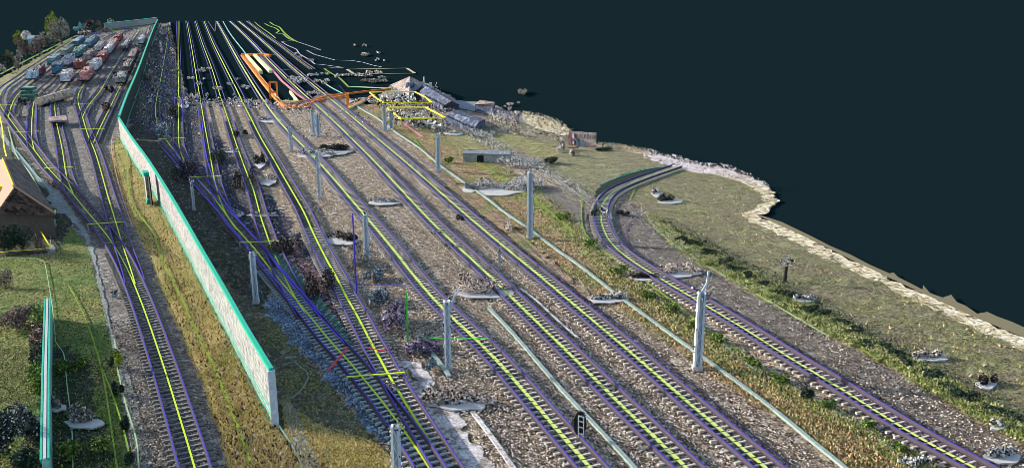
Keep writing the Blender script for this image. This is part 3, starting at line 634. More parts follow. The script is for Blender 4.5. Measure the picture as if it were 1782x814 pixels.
wall(NW, 3.55, 'long white speckled noise wall with sea green coping, sloping across the dry embankment')
FW = [(212, 241), (224, 200), (242, 150), (257, 100), (269, 62), (276, 45)]
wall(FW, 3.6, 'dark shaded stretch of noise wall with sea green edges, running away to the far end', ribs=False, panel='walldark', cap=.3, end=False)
wall([(182, 52), (222, 47), (262, 42), (274, 40)], 3.2, 'pale far screen wall with a sea green top at the end of the left yard', ribs=False, panel='panel', cap=.6, end=False, step=6)
# doorway pier in the long wall
b = G(264, 352); t = thing('wall_pier', b, 'narrow white pier with a sea green top and dark opening in the noise wall', 'pier')
ax = ((G(240, 300) - G(300, 395))); ax.z = 0; ax.normalize(); pr = Vector((-ax.y, ax.x, 0))
if pr.x > 0: pr = -pr
mb = MB(); mb.box(b + pr * .3 + Vector((0, 0, 1.7)), (1.3, .35, 3.3), (ax, pr, Vector((0, 0, 1)))); mb.build('pier_body', M['panel'], t)
mb = MB(); mb.box(b + pr * .3 + Vector((0, 0, 3.45)), (1.5, .6, .4), (ax, pr, Vector((0, 0, 1)))); mb.box(b + pr * .3 + Vector((0, 0, .2)), (1.5, .5, .5), (ax, pr, Vector((0, 0, 1)))); mb.build('pier_trim', M['teal'], t)
mb = MB(); mb.box(b - ax * 1.5 + pr * .15 + Vector((0, 0, 1.75)), (1.3, .12, 3.2), (ax, pr, Vector((0, 0, 1)))); mb.build('opening', M['black'], t)
# hedge and garden wall on the left
HB = [(93, 835), (90, 700), (90, 640), (91, 560)]
W = [G(86, 850), G(86, 760), G(86, 690), G(87, 620), G(88, 556)]
W = resample(W, 1.0); h = height_at(W[-1], 520)
h = min(h, 2.0)
t = thing('garden_wall', up(W[0], 0), 'narrow pale garden wall edged with sea green lines, beside the hedge', 'garden wall')
mb = MB(); mb.sweep(W, [(-.16, 0), (.16, 0), (.16, h), (-.16, h)]); mb.build('wall_body', M['cyan'], t)
mb = MB()
for s in (-1, 1): mb.sweep(W, [(s * .17 - .05, h - .1), (s * .17 + .05, h - .1), (s * .17 + .05, h + .05), (s * .17 - .05, h + .05)])
mb.build('edge_strip', M['teal'], t)
mb = MB(); mb.sweep(W, [(-.07, h), (.07, h), (.07, h + .07), (-.07, h + .07)]); mb.build('coping', M['slab'], t)
def chips_cloud(mb, c, rad, n, size, shell=.5):
    for _ in range(n):
        d = Vector((random.gauss(0, 1), random.gauss(0, 1), random.gauss(0, 1))).normalized() * (random.uniform(shell, 1))
        mb.chip(Vector(c) + Vector((d.x * rad[0], d.y * rad[1], d.z * rad[2])), size)
    return mb
t = thing('clipped_hedge', G(70, 640), 'narrow brown and green hedge along the garden wall', 'hedge')
for nm, a, b_, mt in (('green_foliage', 560, 592, 'c_green'), ('brown_foliage', 592, 628, 'c_rust'), ('dark_foliage', 628, 665, 'c_dkgreen'), ('green_foliage', 665, 690, 'c_green')):
    mb = MB(); A = G(77, a); B = G(75, b_)
    for _ in range(1500):
        p = A.lerp(B, random.random()); mb.chip(p + Vector((random.uniform(-.75, .35), 0, random.uniform(0, 1.5))), .07)
    mb.build(nm, M[mt], t)

# ------------------------------------------------------------------ masts
def mast(base, top, w, label, arm=None, faces=('mastwhite', 'mastblue'), name='catenary_mast', cluster=None, lean=0, group='overhead line masts cut off below the wires'):
    w *= .72; b = G(*base); h = height_at(b, top); t = thing(name, b, label, 'mast', group)
    mb = MB(); mb.box(b + Vector((-w * .36, 0, h / 2)), (w * .26, w * .8, h)); mb.build('flange', M[faces[0]], t)
    mb = MB(); mb.box(b + Vector((w * .36, 0, h / 2)), (w * .26, w * .8, h)); mb.build('flange', M[faces[1]], t)
    mb = MB(); mb.box(b + Vector((0, w * .1, h / 2)), (w * .46, w * .1, h - .02)); mb.build('web', M[faces[1]], t)
    mb = MB()
    k = int(h / .55)
    for i in range(k): 
        z = .3 + i * (h - .5) / k; s = 1 if i % 2 else -1
        mb.bar(b + Vector((-w * .25 * s, -w * .33, z)), b + Vector((w * .25 * s, -w * .33, z + .5)), .035)
    mb.build('lacing', M[faces[0]], t)
    mb = MB(); mb.box(b + Vector((0, 0, .16)), (w * 1.25, w * 1.1, .3)); mb.build('footing', M['slab'], t)
    mb = MB()
    for _ in range(int(30 + h * 16)): mb.chip(b + Vector((random.choice((-1, 1)) * w * random.uniform(.4, .68), random.uniform(-.6, .3) * w, random.uniform(.2, h))), .035 + b.y * .0004)
    for _ in range(int(26 + w * 40)): mb.chip(b + Vector((random.gauss(.15, .5) * w, random.uniform(-.5, .4) * w, h + random.gauss(0, .22))), .05 + b.y * .0004)
    mb.build('flaking_paint', M['c_bw'], t)
    if arm:
        mb = MB(); P = [b + Vector(p) for p in arm(h)]
        for i in range(len(P) - 1): mb.bar(P[i], P[i + 1], .12)
        mb.build('cantilever_arm', M[faces[1]], t)
    return t, b, h
mast((780, 644), 524, .58, 'mast with a curved arm beside the first straight track', arm=lambda h: [(.15, 0, h * .8), (.25, 0, h * .92), (.5, 0, h * 1.08), (.85, 0, h * 1.17)])
mast((1213, 643), 508, .72, 'tallest nearby mast in the rough grass, bluish with a frayed top', arm=lambda h: [(0, 0, h), (.3, 0, h + .6), (.35, 0, h + 1.4)])
mast((922, 416), 300, .82, 'mast at the left end of the siding gravel, below the rocky hedgerow')
mast((763, 299), 234, .75, 'greyish mast beside the trough at the edge of the mid grass')
mast((670, 228), 183, .8, 'mast under the yellow canopies, left one of a close pair')
mast((681, 226), 196, .8, 'bluish mast under the yellow canopies, right one of a close pair', faces=('mastblue', 'mastblue'))
mast((639, 452), 374, .62, 'white mast with a row of holes, beside the first straight track and indigo pole')
mast((557, 346), 264, .5, 'thin pale mast halfway up the first straight track', faces=('mastblue', 'mastwhite'))
mast((446, 528), 438, .55, 'bluish white mast in the wall shadow at the switch bar', faces=('mastwhite', 'mastblue'))
mast((691, 826), 740, .62, 'mast cut by the bottom edge, between the two nearest tracks')
mast((507, 264), 222, .6, 'small pale mast left of the fuzzy rubble row')
mast((546, 236), 190, .8, 'grey mast below the orange footbridge, left one', faces=('mastwhite', 'mastblue'))
mast((555, 238), 200, .8, 'blue grey mast below the orange footbridge, right one', faces=('mastblue', 'mastblue'))
mast((338, 366), 318, .35, 'ghostly thin post in the shade behind the noise wall', faces=('mastwhite', 'mastblue'))
mast((869, 464), 434, .35, 'short stub post between second and third straight tracks', faces=('c_warm', 'mastblue'))
# scrub
# distant field pole with a long shadow
b = G(1366, 492); h = height_at(b, 455); t = thing('field_pole', b, 'slender dark pole with a speckled head at the edge of the big field', 'pole')
mb = MB(); mb.cyl(b, b + Vector((0, 0, h * .9)), .16, .12); mb.build('shaft', M['black'], t)
mb = MB(); chips_cloud(mb, b + Vector((0, 0, h)), (.55, .3, .42), 90, .1); mb.build('head', M['c_bw'], t)
# signal with oval backboard
b = G(1012, 772); t = thing('railway_signal', b, 'black oval signal board with white window frame beside the first straight track', 'signal')
mb = MB(); vs = []; n = 20
for k, yy in ((0, 0), (1, .1)):
    for i in range(n):
        a = 2 * math.pi * i / n; vs.append((b.x - .1 + math.cos(a) * .36, b.y + .12 + yy, b.z + 1.15 + math.sin(a) * .74))
mb.add(vs, [tuple(range(n)), tuple(range(n, 2 * n))[::-1]] + [(i, n + i, n + (i + 1) % n, (i + 1) % n) for i in range(n)]); mb.build('backboard', M['black'], t)
mb = MB(); o_ = b + Vector((-.02, .05, 0))
for x in (-.17, .13): mb.bar(o_ + Vector((x, 0, .35)), o_ + Vector((x - .02, 0, 1.65)), .045)
for z in (.55, .95, 1.3, 1.6): mb.bar(o_ + Vector((-.19, 0, z + .1)), o_ + Vector((.15, 0, z - .03)), .045)
mb.build('white_frame', M['white'], t)
mb = MB(); mb.bar(b + Vector((0, .1, 0)), b + Vector((0, .1, .6)), .08); mb.build('stand', M['white'], t)
mb = MB(); chips_cloud(mb, b + Vector((-.1, .15, 1.15)), (.5, .06, .95), 110, .05, .85); mb.build('frayed_edge', M['c_dark'], t)

# ------------------------------------------------------------------ house
eh = 2.6; rh = 5.6
A = G(97, 372, eh); B = G(35, 278, eh); C_ = G(-6, 369, eh); D = C_ + (B - A); E = G(25, 325, rh); Fp = E + (B - A) * .75
Fp = G(6, 278, rh)
t = thing('house', up((A + D) / 2, 0), 'brown tiled house at the left edge, roof slope pink in the sun', 'house')
inn = (A + B + C_ + D) / 4
def ins(p, k=.06): return up(p.lerp(inn, k), 0)
mb = MB(); q = [ins(A), ins(B), ins(D), ins(C_)]
mb.add(q + [up(p, eh - .02) for p in q], [(0, 1, 5, 4), (1, 2, 6, 5), (2, 3, 7, 6), (3, 0, 4, 7)]); mb.build('wall', M['brick'], t)
th = Vector((0, 0, -.18))
def plate(nm, pts, mt):
    mb = MB(); n = len(pts); mb.add([p for p in pts] + [p + th for p in pts], [tuple(range(n)), tuple(range(n, 2 * n))[::-1]] + [(i, (i + 1) % n, n + (i + 1) % n, n + i) for i in range(n)]); return mb.build(nm, M[mt], t)
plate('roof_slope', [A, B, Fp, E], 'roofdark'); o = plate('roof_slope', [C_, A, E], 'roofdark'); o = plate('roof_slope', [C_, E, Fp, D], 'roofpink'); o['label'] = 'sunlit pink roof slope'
mb = MB()
for a, c in ((A, E), (E, Fp)): mb.bar(a + Vector((0, 0, .03)), c + Vector((0, 0, .03)), .28, .12)
mb.build('ridge_tiles', M['roofpink'], t)
mb = MB(); mb.bar(C_ + Vector((0, 0, .08)), A + Vector((0, 0, .08)), .14); mb.bar(E + Vector((-.1, 0, .14)), Fp + Vector((-.1, 0, .14)), .12); mb.build('yellow_edge', M['yellow'], t)
mb = MB(); k = D.lerp(Fp, .5).lerp(C_.lerp(E, .5), .75) + Vector((0, 0, .1))
mb.box(k, (.9, .9, .3)); mb.build('roof_window', M['yellow'], t)
strip('boundary_line', [(97, 373), (97, 381), (54, 380), (90, 441), (0, 448), (-60, 452)], 'yellow', .13, 'yellow outline of the plot in front of the house', 'painted line', z=.35, curve=False)
strip('boundary_line', [(0, 205), (4, 225), (8, 262), (12, 278)], 'yellow', .15, 'short yellow line rising above the pink roof slope', 'painted line', z=.3, curve=False)

# ------------------------------------------------------------------ freight wagons and loads of the left yard
def tdir(key, p):
    W = TR[key]; i = min(range(len(W)), key=lambda i: (W[i] - p).length_squared); i = min(max(i, 3), len(W) - 4)
    d = W[i + 3] - W[i - 3]; d.z = 0; return d.normalized(), up(W[i], 0)
def wagon(key, px, L, h, mat, label, roofm=None, kind='freight_wagon'):
    h *= .66; L *= 1.15
    d, p = tdir(key, G(*px)); x = Vector((d.y, -d.x, 0)); ax = (x, d, Vector((0, 0, 1)))
    t = thing(kind, p, label, 'freight wagon', 'freight wagons standing in the left yard')
    c = lambda a, b, z: p + x * a + d * b + Vector((0, 0, z))
    mb = MB(); mb.box(c(0, 0, 1.15 + h / 2), (1.9, L, h), ax)
    for i in range(int(L / 1.2) + 1): 
        y = -L / 2 + i * L / int(L / 1.2)
        mb.box(c(0, y, 1.15 + h / 2), (2.02, .12, h), ax)
    mb.build('body', M[mat], t)
    mb = MB()
    V = []
    for y in (-L / 2 - .1, L / 2 + .1):
        for a, z in ((-1.05, 0), (-.75, .12), (0, .18), (.75, .12), (1.05, 0)): V.append(c(a, y, 1.15 + h + z))
    mb.add(V, [(i, i + 1, 6 + i, 5 + i) for i in range(4)] + [(4, 3, 2, 1, 0), (5, 6, 7, 8, 9), (0, 5, 9, 4)]); mb.build('roof', M[roofm or 'capgrey'], t)
    mb = MB(); mb.box(c(0, 0, 1.02), (1.9, L + .5, .25), ax)
    for s in (-1, 1): mb.box(c(s * .9, 0, 1.02), (.3, L + 1.1, .3), ax)
    mb.build('chassis', M['black'], t)
    for s in (-1, 1):
        for r in (-1, 1):
            mb = MB(); mb.cyl(c(s * .82, r * L * .34, .6), c(s * .68, r * L * .34, .6), .46, n=12); mb.build('wheel', M['steel'], t)
    for s in (-1, 1):
        mb = MB(); mb.box(c(s * 1.0, 0, 1.2 + h / 2), (.06, 2.2, h * .85), ax); mb.build('door', M[mat], t)
    mb = MB()
    h0 = h
    for _ in range(240): mb.chip(c(random.uniform(-1.1, 1.1), random.uniform(-L / 2 - .3, L / 2), random.choice((random.uniform(.6, 1.2 + h), 1.35 + h))), .17)
    mb.build('peeling_paint', M['c_bw'], t)
    return t
def fm(n, c):
    a = sum(c) / 3; c = tuple(.72 * x + .28 * a * .8 for x in c)
    M[n] = speck(n, [(2, tuple(x * .3 for x in c)), (4, c), (2, tuple(min(.8, x * 1.35 + .06) for x in c))], cells=(.4, .9), bump=.1)
fm('w_blue', (.04, .16, .3)); fm('w_mag', (.25, .02, .09)); fm('w_white', (.68, .68, .74)); fm('w_coral', (.68, .2, .17)); fm('w_red', (.42, .07, .05)); fm('w_lav', (.5, .48, .56))
fm('w_teal', (.08, .24, .28)); fm('w_brown', (.22, .14, .12)); fm('w_grey', (.3, .27, .25)); fm('w_lblue', (.35, .5, .68)); fm('w_dred', (.3, .05, .06)); fm('w_green', (.02, .12, .08)); fm('w_or', (.75, .45, .27)); fm('w_pink', (.33, .2, .2))
wagon('LC', (103, 131), 10, 3.0, 'w_blue', 'deep blue freight wagon between teal wagons and the dark red one', 'w_blue')
wagon('LB', (72, 134), 9, 2.2, 'w_mag', 'magenta freight wagon left of the bright white one', 'w_mag')
wagon('LD', (119, 145), 11, 2.6, 'w_white', 'bright white freight wagon nearest the viewer in the left yard', 'w_white')
wagon('LD', (141, 123), 11, 2.6, 'w_dred', 'dark red freight wagon directly behind the bright white one', 'w_dred')
wagon('LE', (153, 141), 15, 2.6, 'w_coral', 'coral red freight wagon at the head of its row', 'w_coral')
wagon('LE', (167, 124), 16, 2.6, 'w_white', 'white freight wagon following the coral one', 'w_lav')
wagon('LE', (178, 109), 20, 2.6, 'w_red', 'brick red freight wagon behind the coral and white ones', 'w_red')
wagon('LE', (190, 93), 30, 2.4, 'w_lav', 'long lavender white freight wagon behind the brick red one', 'w_white')
wagon('LE', (206, 72), 24, 2.4, 'w_red', 'small looking red freight wagon near the loop of its track', 'w_red')
wagon('LB', (96, 114), 14, 2.4, 'w_teal', 'teal freight wagon on the outer curve, lower one', 'w_lblue')
wagon('LC', (140, 98), 30, 2.4, 'w_teal', 'long teal freight wagon farther up than the deep blue one', 'w_teal')
wagon('LC', (160, 80), 40, 2.4, 'w_teal', 'far teal freight wagon with a bluish roof', 'w_blue')
wagon('LG', (210, 146), 14, 1.6, 'w_grey', 'beige grey open wagon beside the noise wall, nearest one', 'w_grey')
wagon('LG', (221, 124), 22, 1.8, 'w_brown', 'brownish wagon beside the noise wall, behind the beige grey one', 'w_brown')
wagon('LG', (231, 104), 30, 1.8, 'w_brown', 'long brown wagon beside the noise wall, third in the row', 'w_pink')
wagon('LG', (246, 76), 30, 2.0, 'w_white', 'whitish wagon near the far end beside the noise wall', 'w_lav')
wagon('LB', (60, 142), 7, 2.4, 'w_lblue', 'light blue freight wagon left of the bright white one', 'w_lblue')
wagon('LE', (196, 85), 30, 2.4, 'w_coral', 'pale coral freight wagon between the lavender one and the red one', 'w_coral')
wagon('LD', (158, 105), 22, 2.4, 'w_grey', 'grey freight wagon behind the dark red one', 'w_brown')
wagon('LD', (174, 88), 30, 2.2, 'w_lav', 'dusty lavender freight wagon two behind the dark red one', 'w_grey')
wagon('LC', (121, 115), 16, 2.4, 'w_lav', 'pale violet freight wagon just behind the deep blue one', 'w_blue')
wagon('LB', (118, 97), 24, 2.2, 'w_grey', 'grey freight wagon on the outer curve above the lower teal one', 'w_teal')
wagon('LB', (140, 79), 34, 2.2, 'w_teal', 'pale teal freight wagon highest on the outer curve', 'w_lblue')
wagon('LF', (222, 84), 34, 1.8, 'w_pink', 'dusty pink freight wagon alone on the straight siding, far up', 'w_grey')
# flat pink wagon
d, p = tdir('LD', G(99, 218)); p = G(102, 218); x = Vector((d.y, -d.x, 0)); ax = (x, d, Vector((0, 0, 1)))
t = thing('flat_wagon', p, 'low dusty pink flat wagon over the track in the left yard', 'flat wagon')
mb = MB(); mb.box(p + Vector((0, 0, 1.1)), (2.9, 6, .3), ax); mb.build('deck', M['w_pink'], t)
mb = MB(); mb.box(p + Vector((0, 0, .85)), (2.2, 6.4, .2), ax); mb.build('chassis', M['black'], t)
for s in (-1, 1):
    for r in (-1, 1):
        mb = MB(); q = p + d * r * 2 + Vector((0, 0, .5)); mb.cyl(q + x * s * .85, q + x * s * .7, .42, n=12); mb.build('wheel', M['steel'], t)
# striped green stack
p = G(53, 176); t = thing('crate_stack', p, 'stack of dark green crates with pale gaps in the left yard', 'crate stack')
for i in range(4):
    mb = MB(); mb.box(p + Vector((0, 0, .35 + i * .75)), (2.4, 2, .5)); mb.build('crate', M['w_green'], t)
    mb = MB(); mb.box(p + Vector((0, 0, .66 + i * .75)), (2.1, 1.8, .1)); mb.build('spacer', M['cyan'], t)
p = G(85, 183); t = thing('tank_car_shell', p, 'orange beige curved shell left of a curving track', 'tank shell')
mb = MB(); q = [p + Vector((-.2, -1.5 + i * .8, .7)) for i in range(9)]
mb.cyl(p + Vector((-.5, -3, 1)), p + Vector((.2, 9, 1.4)), .85, 1.0, 14); mb.build('shell', M['w_or'], t)
mb = MB(); mb.box(p + Vector((-.3, 2, .3)), (1.2, 8, .5)); mb.build('cradle', M['black'], t)

# ------------------------------------------------------------------ rubble heaps
def rubble(px, py, w, h, mat, label, slab='slab', dens=.5, cat='rubble heap', tall=.55, name='rubble_heap', group='ragged rubble heaps in the yard', zoff=0):
    a = G(px, py); bk = G(px, py - h * .6); hw = w / 2 * (a - Vector((0, 0, H))).length / F; depth = max(.6, (bk - a).length / 2)
    fw = (bk - a) / 2; c = (a + bk) / 2; top = min(height_at(a, py - h * tall), 3.0)
    def at_(x, y, z): return Vector((c.x + x * hw + fw.x * y, c.y + fw.y * y, z))
    zoff = zoff or ZB; t = thing(name, (c.x, c.y, zoff), label, cat, group)
    if slab:
        mb = MB(); n = 26; vs = []
        jit = [random.uniform(-.07, .07) for _ in range(n)]
        for z in (0, .1):
            for i in range(n):
                q = 2 * math.pi * i / n; rr = (1 + .1 * math.sin(q * 3 + px) + .06 * math.sin(q * 7 + py) + jit[i])
                vs.append(at_(math.cos(q) * rr * .95, math.sin(q) * rr * (1 if math.sin(q) < 0 else .35), zoff + z))
        mb.add(vs, [tuple(range(n))[::-1], tuple(range(n, 2 * n))] + [(i, (i + 1) % n, n + (i + 1) % n, n + i) for i in range(n)]); mb.build('slab', M[slab], t)
    mb = MB(); s = max(.07, a.y * .00085)
    nb = max(3, int(w / 9)); lobes = [(random.uniform(-.8, .8), random.uniform(-.3, .9), random.uniform(.5, 1)) for _ in range(nb)]
    for _ in range(int(w * h * dens) + 20):
        lx, ly, lz = random.choice(lobes); q = random.random() * 6.28; r = random.random() ** .6
        x = lx + math.cos(q) * r * .35; y = ly * .8 + math.sin(q) * r * .35
        if x * x + y * y > 1.1: continue
        mb.chip(at_(x, y, zoff + .1 + random.random() * top * lz * (1 - r * .5)), s)
    mb.build('loose_pieces', M[mat], t)
    return t
RB = [
 (797, 718, 130, 46, 'c_warm', 'largest rubble heap on a long white slab beside the pale walkway', 'slab', .45),
 (845, 524, 100, 40, 'c_warm', 'rubble on a white slab at the curved mast arm', 'slab', .4),
 (668, 360, 58, 16, 'c_bw', 'small white slab with speckled edge halfway between first two straight tracks', 'slab', .5),
 (548, 277, 70, 20, 'c_bw', 'white slab with rubble left of the first straight track', 'slab', .5),
 (585, 272, 58, 24, 'c_dark', 'dark brown scrap heap between the first two straight tracks', 'slab', .9),
 (594, 430, 56, 30, 'c_dark', 'dark heap with a white box corner on a curved slab', 'slab', .5),
 (1057, 532, 72, 24, 'c_bw', 'speckled rubble on a white slab right of the third straight track', 'slab', .6),
 (868, 343, 100, 34, 'c_bw', 'row of black and white rubble left of the mast at the siding gravel', 'slab', .7),
 (818, 338, 32, 20, 'c_blue', 'bluish rubble beside the cable trough bend', 'slab', .6),
 (1182, 487, 78, 30, 'c_warm', 'reddish white rubble beside the curved track, left of the tallest mast', 'slab', .6),
 (1165, 358, 44, 20, 'c_dark', 'dark rubble alone on the big field, right one', 'slab', .6),
 (1143, 346, 20, 20, 'c_bw', 'small white capped rubble alone on the big field, left one', 'slab', .6),
 (745, 610, 44, 28, 'c_blue', 'round grey blue heap at the foot of the green post', 'slab', .7),
 (752, 656, 30, 30, 'c_blue', 'round dark grey heap on the pale walkway', None, 1.2),
 (735, 630, 66, 38, 'c_violet', 'purplish heap between the track and the round grey heap', None, 1.0),
 (690, 600, 46, 80, 'c_violet', 'tall purplish scrap beside the left main track', None, .8),
 (660, 545, 50, 50, 'c_blue', 'blue grey scrap below the indigo bar', None, .9),
 (656, 505, 44, 42, 'c_blue', 'grey green heap left of the indigo bar', None, .9),
 (632, 480, 46, 50, 'c_grey', 'greyish ring shaped heap left of the indigo pole', None, .9),
 (615, 448, 30, 26, 'c_grey', 'small brownish heap above the ring shaped heap', None, .8),
 (690, 690, 40, 26, 'c_warm', 'colourful rubble at the nearest yellow switch bar', None, .8),
 (700, 670, 24, 26, 'c_bw', 'black and white rubble right of the nearest yellow switch bar', None, .9),
 (800, 390, 16, 18, 'c_dark', 'small black tuft between second and third straight tracks', None, 1.2),
 (805, 500, 40, 26, 'c_warm', 'brown and white fragments above the curved mast arm', None, .8),
 (785, 440, 24, 16, 'c_warm', 'small beige fragments left of the second straight track', None, .8),
 (760, 415, 22, 14, 'c_bw', 'small white fragments over the second straight track', None, .9),
 (878, 420, 26, 50, 'c_warm', 'upright warm coloured fragments right of the third straight track', None, .35),
 (918, 345, 60, 50, 'c_bw', 'tall black and white thicket above the siding mast', None, .7),
 (905, 300, 90, 30, 'c_bw', 'wide speckled thicket behind the low shed', None, .7),
 (840, 245, 60, 20, 'c_bw', 'speckled rubble row left of the grass with a white foot', None, .7),
 (790, 238, 36, 16, 'c_warm', 'pale rubble left of the mid grass', 'slab', .7),
 (1040, 385, 22, 28, 'c_dkgreen', 'dark green tuft at the start of the curved track gravel', None, .9),
 (1125, 492, 66, 18, 'c_dark', 'black and violet scrap under the curved track', 'slab', .5),
 (1080, 382, 30, 20, 'c_dark', 'dark rubble beside the curve of the right track', None, .9),
 (1284, 548, 0, 0, '', '', None, 0),
 (1400, 530, 40, 18, 'c_bw', 'bright speckled rubble in the hedge below the field pole', 'slab', .7),
 (1618, 634, 56, 26, 'c_warm', 'brown speckled rubble along the middle of the hedge', 'slab', .7),
 (1715, 682, 34, 30, 'c_dark', 'black and white heap at the edge of the big field', 'slab', .8),
 (1412, 708, 40, 30, 'c_dkgreen', 'dark green heap in the bank below the curved track', None, .8),
 (1736, 754, 26, 26, 'c_bw', 'white splintered heap at the lower right of the gravel', 'slab', .5),
 (1745, 812, 60, 40, 'c_bw', 'white splintered heap in the bottom right corner', 'slab', .6),
 (1590, 822, 60, 26, 'c_bw', 'pale splinters at the bottom edge left of the curved track', None, .5),
 (148, 752, 62, 44, 'c_grey', 'grey and white torn heap on the green slope', 'slab', .5),
 (97, 722, 36, 34, 'c_grey', 'grey torn heap at the foot of the garden wall', 'slab', .6),
 (470, 216, 44, 14, 'c_bw', 'white rubble between two far main tracks', 'slab', .8),
 (400, 268, 30, 8, 'c_bw', 'thin white slab over the dark ballast', 'slab', .4),
 (455, 380, 54, 10, 'c_bw', 'long thin white slab over the dark ballast beside a black rag', 'slab', .4),
 (414, 380, 22, 16, 'c_bw', 'small bright white heap over the dark ballast', 'slab', .7),
 (418, 244, 26, 20, 'c_dark', 'round dark heap beside the fifth far track', None, 1.2),
 (452, 295, 24, 34, 'c_dark', 'dark ragged heap beside the dark ballast', 'slab', 1),
 (465, 325, 34, 22, 'c_warm', 'brown ragged heap at the edge of dark ballast', 'slab', .9),
 (320, 190, 22, 26, 'c_bw', 'white curled fragment beside the straight track', 'slab', .8),
 (340, 182, 26, 22, 'c_warm', 'brown and white fragment right of the straight track', None, .9),
 (290, 172, 14, 18, 'c_blue', 'greyish fragment between wall and straight track', None, 1),
 (262, 180, 12, 16, 'c_bw', 'bright white fragment at the foot of the far wall', 'slab', 1),
 (300, 215, 26, 40, 'c_dark', 'black ragged patch between the noise wall and straight track', None, 1.0),
 (278, 262, 40, 60, 'c_blue', 'bluish streaky fragments in the wall shadow', None, .35),
 (330, 330, 60, 60, 'c_dark', 'black ragged patch above the ghostly thin post', None, .35),
 (425, 345, 44, 60, 'c_dark', 'black ragged patch left of the thin white slabs', None, .5),
 (500, 460, 60, 60, 'c_dark', 'black ragged patch over the dark ballast below the thin slab', None, .5),
 (560, 540, 60, 80, 'c_dark', 'black ragged patch beside the green tarpaulin', None, .4),
 (385, 300, 40, 50, 'c_dkgreen', 'dark green ragged patch between the joining tracks', None, .5),
 (190, 168, 18, 22, 'c_dark', 'black scrap heap in the left yard', None, 1.6),
 (184, 200, 26, 28, 'c_rust', 'rust brown scrap heap right of the double fork', None, .8),
 (38, 190, 14, 24, 'c_dark', 'black scrap heap left of the light heap in the far yard', None, 1.2),
 (34, 214, 20, 22, 'c_grey', 'pale gravel heap left of the straight left yard track', None, 1),
 (205, 134, 18, 10, 'c_dark', 'black rag between wagons and the noise wall', None, 1.5),
 (215, 112, 14, 6, 'c_dark', 'smaller black rag farther up beside the noise wall', None, 1.5),
 (134, 118, 14, 14, 'c_violet', 'dark violet scrap between the red and teal wagons', None, 1.2),
 (80, 546, 0, 0, '', '', None, 0),
]
for r in RB:
    if r[2]: rubble(r[0], r[1], r[2], r[3], r[4], r[5], r[6], r[7])
IS = [(348, 128, 24, 9, 'c_bw'), (350, 152, 16, 12, 'c_bw'), (333, 143, 14, 12, 'c_bw'), (380, 161, 24, 14, 'c_warm'), (427, 160, 24, 15, 'c_bw'), (356, 123, 20, 6, 'c_warm'), (414, 142, 10, 6, 'c_bw'), (401, 152, 12, 12, 'c_bw'),
      (407, 170, 6, 8, 'c_bw'), (361, 170, 6, 8, 'c_bw'), (354, 142, 8, 9, 'c_bw'), (304, 130, 14, 12, 'c_warm'), (300, 106, 12, 30, 'c_warm'), (298, 80, 8, 40, 'c_brown'), (280, 70, 6, 40, 'c_warm'), (278, 105, 10, 60, 'c_warm'), (262, 150, 14, 40, 'c_grey'), (270, 170, 20, 36, 'c_grey'),
      (515, 152, 40, 26, 'c_bw'), (560, 152, 30, 20, 'c_warm'), (545, 138, 22, 12, 'c_bw'), (590, 138, 14, 12, 'c_bw'), (565, 135, 16, 10, 'c_bw'), (620, 138, 60, 12, 'c_warm'), (655, 132, 36, 12, 'c_warm'), (650, 150, 50, 16, 'c_grey'), (665, 142, 16, 12, 'c_bw'),
      (637, 102, 22, 15, 'c_warm'), (618, 84, 8, 8, 'c_bw'), (635, 84, 9, 9, 'c_warm'), (659, 96, 9, 9, 'c_bw'), (656, 109, 10, 9, 'c_bw'), (669, 108, 5, 4, 'c_bw'), (515, 98, 10, 8, 'c_bw'), (543, 109, 12, 10, 'c_bw'), (523, 103, 10, 7, 'c_bw'),
      (910, 172, 24, 24, 'c_grey'), (888, 187, 12, 11, 'c_warm'), (902, 182, 4, 4, 'c_bw'), (525, 190, 40, 16, 'c_grey'), (545, 172, 24, 20, 'c_bw'), (630, 186, 50, 20, 'c_bw')]
ISL = ['broad white one right of the straight far track', 'small white one crossed by the second far track', 'white ring at the right of the straight far track', 'oval warm one crossed by the third far track', 'oval white one crossed by the fourth far track', 'flat warm one highest beside the straight track', 'tiny one above the oval white one', 'small one touching the fourth far track', 'pinhead one just above the ballast edge by the fourth track', 'pinhead one just above the ballast edge by the second track', 'small one left of the third far track', 'brown white one left of the straight far track', 'tall brown one left of the straight far track', 'far narrow brown one by the wall-side track', 'far narrow one touching the noise wall end', 'long narrow warm one beside the noise wall', 'grey one at the foot of the far noise wall', 'grey one above the noise wall corner', 'broad white one inside the orange frame side', 'broad reddish one left of the turquoise trough', 'white one under the short far track end', 'small one at the start of the green zigzag', 'small one left of the green zigzag', 'long one under the tan outline', 'second one under the tan outline, right', 'grey one sloping towards the beige roof', 'bright round one left of the beige roof', 'largest of the six alone in the upper dark', 'leftmost tiny white one alone in the upper dark', 'upper brown one alone in the upper dark', 'right hand ring alone in the upper dark', 'low white one alone in the upper dark', 'tiniest splinter alone in the upper dark', 'white one on the lilac curl', 'violet white one on the lower lilac curl', 'small one beside the lilac curl', 'tallest grey one high above the mid meadow', 'round brown one left of the tallest grey one', 'pinhead one under the tallest grey one', 'grey one left of the footbridge tower foot', 'bright one above the footbridge deck', 'broad one beside the orange post']
for (x, y, w, h, m), lab in zip(IS, ISL):
    rubble(x, y, w, h, m, 'speckled rubble islet: ' + lab, None, 1.3, 'rubble islet', .3, 'rubble_islet', 'rubble islets on the far dark plain')
